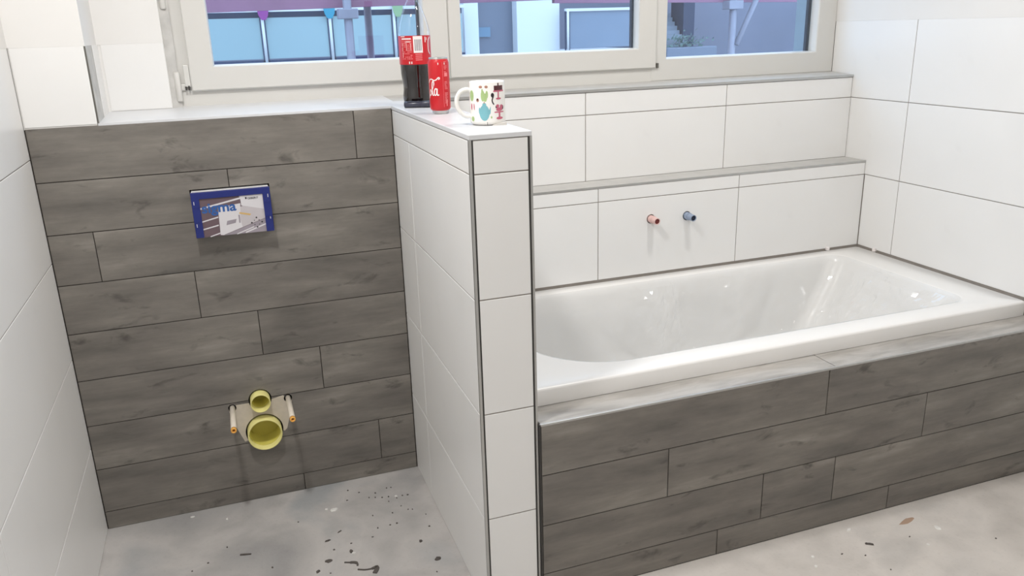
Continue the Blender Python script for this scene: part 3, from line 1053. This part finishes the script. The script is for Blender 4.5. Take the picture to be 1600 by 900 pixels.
# --- cola can
CX, CY = 1.103, -0.330
can = thing('cola_can', 'slim red cola can standing beside the patterned mug', 'can', (CX, CY, CAPZ))
CR = 0.0292
link('body', lathe([(CR - 0.0055, 0.0095), (CR - 0.0020, 0.012), (CR, 0.0165), (CR, 0.138), (CR - 0.001, 0.142), (CR - 0.0035, 0.148)], 48, caps=False), 'red', can).location = (CX, CY, CAPZ)
link('base', lathe([(0.0, 0.006), (0.018, 0.003), (0.0205, 0.0), (0.0225, 0.001), (CR - 0.0055, 0.0095)], 48, caps=False), 'metal', can).location = (CX, CY, CAPZ)
link('lid', lathe([(CR - 0.0035, 0.148), (CR - 0.0030, 0.151), (CR - 0.0040, 0.1525), (CR - 0.0060, 0.1515), (CR - 0.0075, 0.147), (0.0, 0.147)], 48, caps=False), 'metal', can).location = (CX, CY, CAPZ)
link('pull_tab', boxes((-0.006, 0.006, -0.003, 0.016, 0.1475, 0.1485), bev=0.0003), 'metal', can).location = (CX, CY, CAPZ)
cp = face_angle(CX, CY)
sc = []
o_ = lambda pts, w: sc.extend(stroke(smooth_path(pts, 6), w))
# flowing script: o, l (tall loop), a, and the swash of the capital above
o_([(-0.0300, 0.066), (-0.0330, 0.060), (-0.0330, 0.054), (-0.0295, 0.052), (-0.0262, 0.056), (-0.0262, 0.062), (-0.0285, 0.067), (-0.0310, 0.066)], 0.0024)
o_([(-0.0262, 0.060), (-0.0215, 0.068), (-0.0165, 0.080), (-0.0165, 0.088), (-0.0198, 0.089), (-0.0222, 0.080), (-0.0225, 0.064), (-0.0205, 0.053), (-0.0170, 0.053)], [0.0016] * 12 + [0.0032] * 37)
o_([(-0.0075, 0.068), (-0.0115, 0.070), (-0.0150, 0.064), (-0.0155, 0.056), (-0.0125, 0.052), (-0.0090, 0.057), (-0.0068, 0.070), (-0.0072, 0.058), (-0.0058, 0.052), (-0.0020, 0.054)], 0.0030)
o_([(-0.0360, 0.085), (-0.0300, 0.094), (-0.0230, 0.0955), (-0.0150, 0.092), (-0.0080, 0.094), (-0.0030, 0.099), (0.0005, 0.0995), (0.0010, 0.0965), (-0.0025, 0.0945)], 0.0028)
o_([(-0.0330, 0.0600), (-0.0350, 0.048), (-0.0370, 0.044)], 0.0022)


def cprint(polys, mat):
    p = link('print', on_cyl(polys, CR, cp), mat, can, kind='stuff')
    p.location = (CX, CY, CAPZ)


cprint(sc, 'lblw')
tx = []
for i in range(30):
    h = 0.030 + i * 0.0038
    if random.random() < 0.85:
        tx.append(rc(0.0145 + random.uniform(0, 0.001), 0.0205 + random.uniform(0, 0.005), h, h + 0.0017))
cprint(tx, 'lblp')
cprint([rc(0.0105, 0.0112, 0.020, 0.140)], 'lblp')
cprint([rc(0.016, 0.026, 0.102, 0.112), rc(0.019, 0.022, 0.022, 0.040)], 'lblp')
cprint([rc(-0.002, 0.000, 0.1335, 0.139), rc(0.016, 0.018, 0.134, 0.139)], 'lblw')

# --- mug
MX, MY = 1.137, -0.655
M['china'] = plain('white_china', (238, 235, 230), 0.15, var=0.01)
mug = thing('mug', 'white mug with colourful teapot and cake pattern', 'mug', (MX, MY, CAPZ))
MR, MH = 0.0435, 0.1035
link('body', lathe([(0.0, 0.003), (0.032, 0.002), (0.034, 0.0), (0.037, 0.001), (MR - 0.0005, 0.0055), (MR, 0.010), (MR, MH - 0.003), (MR - 0.0008, MH - 0.0005), (MR - 0.002, MH), (MR - 0.0032, MH - 0.0008), (MR - 0.0042, MH - 0.004), (MR - 0.0042, 0.012), (MR - 0.010, 0.006), (0.0, 0.006)], 56, caps=False), 'china', mug).location = (MX, MY, CAPZ)
hd = Vector((-0.94, 0.12, 0)).normalized()
hp = [(0.040, 0.082), (0.052, 0.085), (0.066, 0.080), (0.0745, 0.067), (0.076, 0.052), (0.072, 0.038), (0.063, 0.027), (0.051, 0.021), (0.040, 0.022)]
hm = tube([hd * a + Vector((0, 0, h)) for a, h in smooth_path([(a, h, 0) for a, h in hp], 4) for a, h in [(a, h)]] if False else [hd * p[0] + Vector((0, 0, p[1])) for p in smooth_path([(a, h) for a, h in hp], 4)], 0.0056, 14)
link('handle', hm, 'china', mug).location = (MX, MY, CAPZ)
mp = face_angle(MX, MY)
M['p_green'] = plain('print_green', (166, 190, 130), 0.3)
M['p_teal'] = plain('print_teal', (120, 178, 188), 0.3)
M['p_pink'] = plain('print_pink', (196, 100, 122), 0.3)
M['p_brown'] = plain('print_brown', (84, 40, 44), 0.3)
M['p_dark'] = plain('print_dark', (44, 36, 40), 0.3)
M['p_tan'] = plain('print_tan', (176, 130, 110), 0.3)


def mprint(polys, mat):
    for q in polys:
        p = link('print', on_cyl([q], MR, mp, 0.0003), mat, mug)
        p.location = (MX, MY, CAPZ)


def U(u, v):
    """Place a motif: u, v are millimetres right of / above the middle of the mug's front foot."""
    return (math.asin(max(-1, min(1, u / 44.5))) * 0.0435, v / 1000.0)


def bl(u, v, ru, rv, n=14):
    return [U(u + ru * math.cos(2 * math.pi * i / n), v + rv * math.sin(2 * math.pi * i / n)) for i in range(n)]


mprint([bl(-38, 71, 4.5, 13), bl(-37, 16, 3.5, 6), bl(-11, 71, 5, 13), bl(-5.5, 67, 5, 10), bl(-1, 74, 3.2, 9), bl(-12, 80, 2.5, 8), bl(9, 20, 2, 3)], 'p_green')
mprint([bl(-8, 31, 12.5, 19, 20), bl(-8, 50, 5, 5), [U(3, 36), U(8, 47), U(7, 30), U(3, 24)], bl(-20, 36, 2, 8)], 'p_teal')
mprint([bl(-8, 55, 1.6, 2.0), bl(-16, 92, 4.2, 3.2), bl(-2, 92, 4.2, 3.2), bl(-24, 61, 3.5, 4.5)], 'p_tan')
mprint([rc(*[U(17, 0)[0], U(38, 0)[0], 0.083, 0.094]), rc(U(26, 0)[0], U(29, 0)[0], 0.094, 0.104 - 0.004)], 'p_brown')
mprint([rc(U(15.5, 0)[0], U(39.5, 0)[0], 0.0795, 0.083), rc(U(26, 0)[0], U(29, 0)[0], 0.064, 0.080), bl(27.5, 63.5, 6.5, 2.4), rc(U(17, 0)[0], U(39, 0)[0], 0.030, 0.033), bl(29, 38, 8, 4.5), rc(U(27, 0)[0], U(31, 0)[0], 0.018, 0.031),
        bl(29, 17, 8, 3.4), bl(25, 46, 4, 4), bl(34, 44, 3.5, 5), bl(-39, 45, 1.5, 8), bl(-33, 45, 1.2, 8)], 'p_pink')
mprint([bl(13, 72, 4, 5.5)] + stroke(smooth_path([U(15, 69), U(12, 61), U(13, 55), U(16, 50)]), 0.003), 'p_dark')
mprint([bl(-24, 62.5, 1.8, 2.4), bl(22, 44, 2.5, 3), bl(37, 42, 2, 5), rc(U(-2, 0)[0], U(-1, 0)[0], 0.002, 0.009)], 'p_dark')

# --- dark marker lying by the bottle, and a small wedge at the end of the cap
M['dkplastic'] = plain('blue_black_plastic', (56, 58, 72), 0.28)
mk = thing('marker_pen', 'short dark marker lying at the foot of the cola bottle', 'marker', (1.10, -0.13, CAPZ))
a, b = Vector((1.0500, -0.100, CAPZ + 0.0098)), Vector((1.130, -0.135, CAPZ + 0.0098))
link('barrel', tube([a.lerp(b, t) for t in (0.0, 0.02, 0.30, 1.0)], [0.0080, 0.0094, 0.0096, 0.0096], 20), 'dkplastic', mk)
link('clip', tube([a.lerp(b, 0.10) + Vector((0, -0.006, 0.0085)), a.lerp(b, 0.55) + Vector((0, -0.006, 0.009))], 0.0016, 8), 'dkplastic', mk)
wd = link('tile_wedge', prism([(0.0, 0.0), (0.034, 0.0), (0.034, 0.0022), (0.0, 0.0072)], 0.010), plain('wedge_plastic', (206, 202, 196), 0.5), label='thin pale tile wedge lying on the partition top by the mug', cat='wedge')
wd.matrix_basis = Matrix.Translation((1.1885 - 0.02, -0.705, CAPZ)) @ Matrix.Rotation(math.radians(172), 4, 'Z') @ Matrix.Rotation(math.radians(90), 4, 'X')

# spacers in the joint round the tub
for x, y, rz, lb in ((2.828, Y1 - 0.002, 0, 'small white tile spacer in the joint at the back of the tub'), (XR - 0.002, -0.052, 90, 'small white tile spacer in the joint at the right of the tub')):
    s = link('tile_spacer', boxes((-0.008, 0.008, -0.006, 0.004, 0.0, 0.0135), (-0.003, 0.003, -0.009, 0.004, 0.0, 0.010), bev=0.001), 'lblw', label=lb, cat='spacer', group='spacers around the tub')
    s.location = (x, y, TZ + 0.0005)
    s.rotation_euler = (0, 0, math.radians(-rz))

# ------------------------------------------------------------------ debris on the floor
M['crumb'] = plain('dark_crumb', (88, 82, 78), 0.8)
M['flake'] = plain('white_flake', (226, 224, 220), 0.8)
M['rust'] = plain('tan_scrap', (168, 142, 122), 0.9)


def chip(seed, rx, ry, h, n=9):
    random.seed(seed)
    bm = bmesh.new()
    pts = [(rx * random.uniform(0.6, 1.15) * math.cos(2 * math.pi * i / n), ry * random.uniform(0.6, 1.15) * math.sin(2 * math.pi * i / n)) for i in range(n)]
    lo = [bm.verts.new((x, y, 0)) for x, y in pts]
    hi = [bm.verts.new((x * 0.75, y * 0.75, h * random.uniform(0.6, 1.0))) for x, y in pts]
    for i in range(n):
        bm.faces.new((lo[i], lo[(i + 1) % n], hi[(i + 1) % n], hi[i]))
    bm.faces.new(hi)
    bm.faces.new(lo)
    bmesh.ops.triangulate(bm, faces=[f for f in bm.faces if len(f.verts) > 4])
    return me_from(bm)


big = [  # x y rx ry h rot mat label name
    (0.704, -0.168, 0.019, 0.009, 0.004, 10, 'flake', 'largest white plaster flake on the niche floor', 'plaster_flake'),
    (0.649, -0.440, 0.014, 0.009, 0.004, -15, 'crumb', 'flat dark mortar crumb left of the two curved scraps', 'mortar_crumb'),
    (0.615, -0.479, 0.010, 0.006, 0.004, 35, 'crumb', 'dark mortar crumb at the lower left of the debris', 'mortar_crumb'),
    (0.661, -0.336, 0.010, 0.006, 0.004, 10, 'crumb', 'dark mortar crumb below the thin grey splinter', 'mortar_crumb'),
    (0.721, -0.418, 0.006, 0.010, 0.005, 0, 'crumb', 'upright dark crumb above the curved scraps', 'mortar_crumb'),
    (0.959, -0.554, 0.012, 0.009, 0.005, 20, 'crumb', 'dark crumb nearest the foot of the partition', 'mortar_crumb'),
    (0.933, -0.448, 0.006, 0.007, 0.006, 0, 'crumb', 'round dark pellet alone on the bare floor by partition', 'mortar_crumb'),
    (0.704, -0.300, 0.010, 0.003, 0.003, 35, 'crumb', 'thin grey splinter below the white plaster flake', 'mortar_crumb'),
    (2.193, -0.973, 0.017, 0.006, 0.004, -40, 'crumb', 'dark scrap on the pale floor before the bath panel', 'mortar_crumb'),
    (2.3903, -0.923, 0.042, 0.010, 0.001, 12, 'rust', 'tan scrap of paper on the floor by the bath panel', 'paper_scrap'),
    (0.258, -0.031, 0.008, 0.005, 0.003, 0, 'flake', 'small white flake by the foot of the plank wall', 'plaster_flake'),
    (2.1874, -0.8931, 0.011, 0.006, 0.003, 20, 'flake', 'white flake closest to the bath panel', 'plaster_flake'),
    (2.4464, -0.9865, 0.008, 0.013, 0.003, 10, 'flake', 'white flake in front of the tan scrap', 'plaster_flake'),
]
for i, (x, y, rx, ry, h, rz, m, lb, nm) in enumerate(big):
    o = link(nm, chip(100 + i, rx, ry, h), m, label=lb, cat='debris', group='rubble on the floor')
    o.location = (x, y, 0.0)
    o.rotation_euler = (0, 0, math.radians(rz))


def scrap(path, widths, h=0.003):
    bm = bmesh.new()
    q = stroke(path, widths)
    for poly in q:
        a = [bm.verts.new((x, y, 0.0)) for x, y in poly]
        b = [bm.verts.new((x, y, h)) for x, y in poly]
        for i in range(4):
            bm.faces.new((a[i], a[(i + 1) % 4], b[(i + 1) % 4], b[i]))
        bm.faces.new(a)
        bm.faces.new(b)
    bmesh.ops.remove_doubles(bm, verts=bm.verts, dist=0.0003)
    return me_from(bm)


o = link('sealant_scrap', scrap(smooth_path([(-0.020, 0.012), (-0.006, 0.006), (0.010, 0.0), (0.016, -0.010), (0.014, -0.018)], 4), [0.004] * 5 + [0.009] * 6 + [0.005] * 6), 'crumb', label='smaller of the two curved dark scraps on the niche floor', cat='debris', group='rubble on the floor')
o.location = (0.714, -0.478, 0)
o = link('sealant_scrap', scrap(smooth_path([(-0.034, 0.016), (-0.014, 0.006), (0.008, 0.004), (0.022, 0.008), (0.018, -0.006), (0.010, -0.020)], 4), [0.004] * 8 + [0.009] * 6 + [0.013] * 7), 'crumb', label='larger of the two curved dark scraps at the picture edge', cat='debris', group='rubble on the floor')
o.location = (0.760, -0.530, 0)
o = link('sealant_scrap', scrap([(-0.016, 0.004), (-0.004, 0.001), (0.016, -0.004)], [0.005, 0.006, 0.004]), 'crumb', label='straight dark sliver on the left part of niche floor', cat='debris', group='rubble on the floor')
o.location = (0.416, -0.312, 0)
small = [(0.915, -0.165, 'w'), (0.681, -0.155, 'w'), (0.728, -0.428, 'w'), (0.367, -0.087, 'w'), (2.353, -1.041, 'w'), (1.997, -0.960, 'w'), (1.976, -1.001, 'w')]
grit = [(0.766, -0.066), (0.8, -0.094), (0.754, -0.128), (0.827, -0.139), (0.847, -0.146), (0.869, -0.155), (0.89, -0.159), (0.885, -0.188), (0.895, -0.102), (0.91, -0.104), (0.915, -0.177), (0.936, -0.169), (0.954, -0.172),
        (0.918, -0.231), (0.936, -0.26), (0.949, -0.265), (0.883, -0.26), (0.819, -0.251), (0.884, -0.324), (0.862, -0.325), (0.984, -0.31), (0.978, -0.38), (0.728, -0.377), (0.797, -0.369), (0.821, -0.327), (0.674, -0.389),
        (0.942, -0.611), (0.648, -0.501), (0.852, -0.119), (0.363, -0.25), (0.262, -0.336), (0.307, -0.312), (0.489, -0.408), (0.585, -0.196), (2.085, -0.982), (2.1435, -1.013), (2.163, -1.092), (2.332, -0.990), (2.563, -1.093)]
for nm, lb, pts, m, s in (('dark_grit', 'fine dark grit scattered over the concrete floor', grit, 'crumb', 0.0031), ('white_grit', 'fine white plaster grit on the concrete floor', [(x, y) for x, y, _ in small], 'flake', 0.0055)):
    bm = bmesh.new()
    random.seed(5)
    for i, (x, y) in enumerate(pts):
        me = chip(300 + i, s * random.uniform(0.7, 1.3), s * random.uniform(0.7, 1.3), 0.003, 7)
        me.transform(Matrix.Translation((x, y, 0.0)))
        bm.from_mesh(me)
        bpy.data.meshes.remove(me)
    link(nm, me_from(bm), m, label=lb, cat='grit', kind='stuff')

# ------------------------------------------------------------------ outside: scaffold, balcony, opposite building
M['sc_board'] = plain('mauve_scaffold_board', (146, 104, 128), 0.8, var=0.12, scale=4)
M['sc_pole'] = plain('scaffold_tube', (146, 146, 160), 0.5, 0.2, var=0.08, scale=12)
M['b_white'] = plain('white_facade', (220, 222, 226), 0.8, var=0.01, scale=1)
M['b_blue'] = plain('blue_grey_facade', (116, 118, 134), 0.7, var=0.08, scale=0.7)
M['b_dark'] = plain('slate_window', (104, 112, 128), 0.4, var=0.06, scale=0.8)
M['frost'] = plain('frosted_balcony_glass', (144, 168, 172), 0.35, var=0.04, scale=0.6)
M['frost2'] = plain('hazy_balcony_glass', (120, 134, 152), 0.35, var=0.05, scale=1.2)
M['navy'] = plain('dark_blue_edge', (40, 56, 86), 0.6)
link('street_ground', boxes((-30, 45, 0.6, 40, -3.2, -3.0)), plain('street_asphalt', (84, 88, 94), 0.9), label='street ground far below outside the window', cat='ground', kind='structure')

bld = thing('apartment_building', 'white and blue-grey apartment building across the street', 'building', (6.0, 14.0, -3.0))
link('wall', boxes((-8.0, 20.0, 14.0, 15.0, -3.0, 6.0)), 'b_blue', bld)
link('column', boxes((4.85, 5.115, 12.0, 12.25, -3.0, 6.0)), 'b_white', bld)
link('wall_panel', boxes((5.85, 6.69, 12.0, 12.4, -3.0, 6.0)), 'b_white', bld)
wdw = link('window', boxes((5.115, 5.85, 12.25, 12.35, -3.0, 6.0)), 'b_dark', bld)
link('pane_reflection', boxes((5.13, 5.40, 12.2, 12.25, 1.35, 1.52)), plain('pale_blue_reflection', (100, 132, 156), 0.4), wdw)  # pale reflection in the dark window, built as a thin coloured box
link('floor_slab', boxes((-8.0, 4.84, 12.0, 14.0, 0.75, 1.03)), 'b_white', bld)
link('floor_slab', boxes((6.7, 8.6, 12.0, 14.0, 0.75, 1.03)), 'b_white', bld)


def railing(name, lab, x0, x1, posts, y, zb, zt, ztop, glass, dark):
    r = thing(name, lab, 'railing', ((x0 + x1) / 2, y, zb - 0.08))
    xs = [x0] + posts + [x1]
    for a, b in zip(xs, xs[1:]):
        link('glass_panel', boxes((a + 0.03, b - 0.03, y, y + 0.015, zb, zt)), glass, r)
    for p in posts:
        link('post', tube([(p, y - 0.03, zb - 0.08), (p, y - 0.03, ztop)], 0.024, 8), 'b_white', r)
        link('post_edge', boxes((p - 0.045, p - 0.028, y - 0.02, y + 0.02, zb - 0.05, zt + 0.02), (p + 0.028, p + 0.045, y - 0.02, y + 0.02, zb - 0.05, zt + 0.02)), 'navy', r)
    for p in posts:
        link('bracket', boxes((p - 0.03, p + 0.03, y - 0.02, 12.0, zb - 0.22, zb - 0.07)), 'navy', r)
    link('top_rail', boxes((x0, x1, y - 0.04, y + 0.04, ztop - 0.05, ztop)), 'b_white', r)
    if dark:
        link('base_rail', boxes((x0, x1, y - 0.02, y + 0.05, zb - 0.10, zb - 0.02)), 'navy', r)
        link('sheet', boxes((x0, x1, y + 0.10, y + 0.12, zt - 0.05, ztop - 0.05)), 'navy', r)
    return r


railing('balcony_railing', 'balcony railing with frosted pale blue panels seen through left sash', -2.5, 4.78, [-0.8, 0.29, 1.38, 2.46, 3.54], 11.8, 1.125, 1.765, 1.905, 'frost', True)
railing('balcony_railing', 'balcony railing with hazy grey glass seen through middle sash', 6.72, 8.55, [6.76, 8.50], 11.8, 1.10, 1.74, 1.80, 'frost2', False)
# bunting flags in front of the frosted railing
M['f_mag'] = plain('flag_magenta', (140, 54, 134), 0.7)
M['f_cy'] = plain('flag_cyan', (34, 140, 165), 0.7)
M['f_gr'] = plain('flag_green', (138, 168, 126), 0.7)
bun = thing('bunting', 'string of party flags along the pale blue balcony', 'bunting', (2.4, 11.68, 1.95))
link('string', tube([(-0.5, 11.70, 1.99), (1.39, 11.70, 1.945), (2.45, 11.70, 1.955), (3.58, 11.70, 1.95), (4.7, 11.70, 1.99)], 0.006, 6), 'b_white', bun)
for x, m, wf in ((1.40, 'f_mag', 0.10), (2.455, 'f_cy', 0.105), (3.60, 'f_gr', 0.10)):
    f = link('flag', prism([(-wf, 0.0), (wf, 0.0), (wf * 0.75, -0.15), (wf * 0.35, -0.22), (-wf * 0.35, -0.22), (-wf * 0.75, -0.15)], 0.01), m, bun)
    f.matrix_basis = Matrix(((1, 0, 0, x), (0, 0, -1, 11.71), (0, 1, 0, 1.95), (0, 0, 0, 1)))

sf = thing('scaffold', 'scaffold with mauve boards and grey tubes outside the window', 'scaffold', (2.0, 2.5, -3.0))
for x0, z0, x1, z1 in ((-1.6, 1.60, 2.55, 1.668), (2.55, 1.648, 5.2, 1.612)):
    bm = bmesh.new()
    vv = [bm.verts.new(p) for p in ((x0, 2.3, z0), (x1, 2.3, z1), (x1, 2.3, z1 + 0.20), (x0, 2.3, z0 + 0.20), (x0, 2.34, z0), (x1, 2.34, z1), (x1, 2.34, z1 + 0.20), (x0, 2.34, z0 + 0.20))]
    for q in ((0, 1, 2, 3), (4, 7, 6, 5), (0, 4, 5, 1), (1, 5, 6, 2), (2, 6, 7, 3), (3, 7, 4, 0)):
        bm.faces.new([vv[i] for i in q])
    link('toe_board', me_from(bm), 'sc_board', sf)
link('deck_board', boxes((-1.6, 5.2, 2.36, 2.66, 1.72, 1.76)), 'sc_board', sf)
link('deck_board', boxes((-1.6, 5.2, 2.68, 2.98, 1.72, 1.76)), 'sc_board', sf)
for x, y in ((1.272, 2.26), (1.50, 2.9), (3.816, 2.26)):
    link('standard', tube([(x, y, -3.0), (x, y, 3.2)], 0.024, 14), 'sc_pole', sf)
for x, y in ((1.272, 2.26), (3.816, 2.26)):
    link('clamp', boxes((x - 0.055, x + 0.055, y - 0.035, y + 0.05, 1.585, 1.64), bev=0.006), 'sc_pole', sf)
link('brace', tube([(3.84, 2.24, 1.36), (4.10, 2.24, 1.90)], 0.019, 12), 'sc_pole', sf)

# far right: steps with planting in front of the blue-grey wall
st = thing('outdoor_stair', 'pale outdoor stair flanked by dark pillars through right pane', 'stair', (9.5, 12.6, 0.0))
for i in range(7):
    link('step', boxes((9.28, 9.72, 12.6 + 0.1 * i, 12.75 + 0.1 * i, 0.9, 1.18 + 0.085 * i)), plain('pale_step', (132, 140, 152), 0.8) if i == 0 else bpy.data.materials['pale_step'], st)
for x0, x1 in ((8.92, 9.22), (9.74, 10.0)):
    link('pillar', boxes((x0, x1, 12.7, 13.2, 0.0, 2.4)), plain('dark_pillar', (58, 66, 88), 0.8) if x0 < 9 else bpy.data.materials['dark_pillar'], st)
M['leaf'] = plain('grey_green_leaf', (92, 116, 114), 0.7, var=0.15)
pl = thing('planter', 'low planter with grey-green bush below the far stair', 'planter', (9.5, 12.2, 0.75))
link('trough', boxes((9.0, 10.15, 12.05, 12.35, 0.75, 1.03), bev=0.02), plain('planter_paint', (118, 126, 142), 0.7), pl)
random.seed(11)
bm = bmesh.new()
for i in range(160):
    c = Vector((random.gauss(9.48, 0.2), random.gauss(12.2, 0.07), 1.03 + abs(random.gauss(0.08, 0.08))))
    d = Vector((random.uniform(-1, 1), random.uniform(-1, 1), random.uniform(-0.2, 1))).normalized() * 0.09
    s = d.orthogonal().normalized() * 0.025
    vs = [bm.verts.new(p) for p in (c, c + d * 0.5 + s, c + d, c + d * 0.5 - s)]
    bm.faces.new(vs)
link('bush', me_from(bm), 'leaf', pl)

# ------------------------------------------------------------------ ceiling lamps (above the frame; the two rear ones are added fill light)
k = N('lamp_diffuser')
k.b.inputs['Emission Color'].default_value = (1.0, 0.985, 0.965, 1)
k.b.inputs['Emission Strength'].default_value = 6.0
M['diff'] = k.m
places = ['over the bathtub', 'over the toilet niche', 'added for fill, left behind the viewer', 'added for fill, right behind the viewer']
for (x, y, e), w in zip(LAMPS, places):
    t = thing('ceiling_lamp', 'round white ceiling lamp %s' % w, 'lamp', (x, y, CEIL), group='ceiling lamps')
    link('lamp_body', lathe([(0.11, 0.0), (0.11, -0.035), (0.100, -0.04), (0.096, -0.036)], 40, caps=False), 'pvc', t).location = (x, y, CEIL)
    link('diffuser', lathe([(0.0965, -0.034), (0.0, -0.034)], 40, caps=False), 'diff', t).location = (x, y, CEIL)
    ld = bpy.data.lights.new('lamp_light', 'AREA')
    ld.shape = 'DISK'
    ld.size = 0.18
    ld.energy = LAMP_W * e
    ld.color = (1.0, 0.985, 0.965)
    lo = bpy.data.objects.new('lamp_light', ld)
    COL.objects.link(lo)
    lo.parent = t
    lo.location = (0, 0, -0.045)
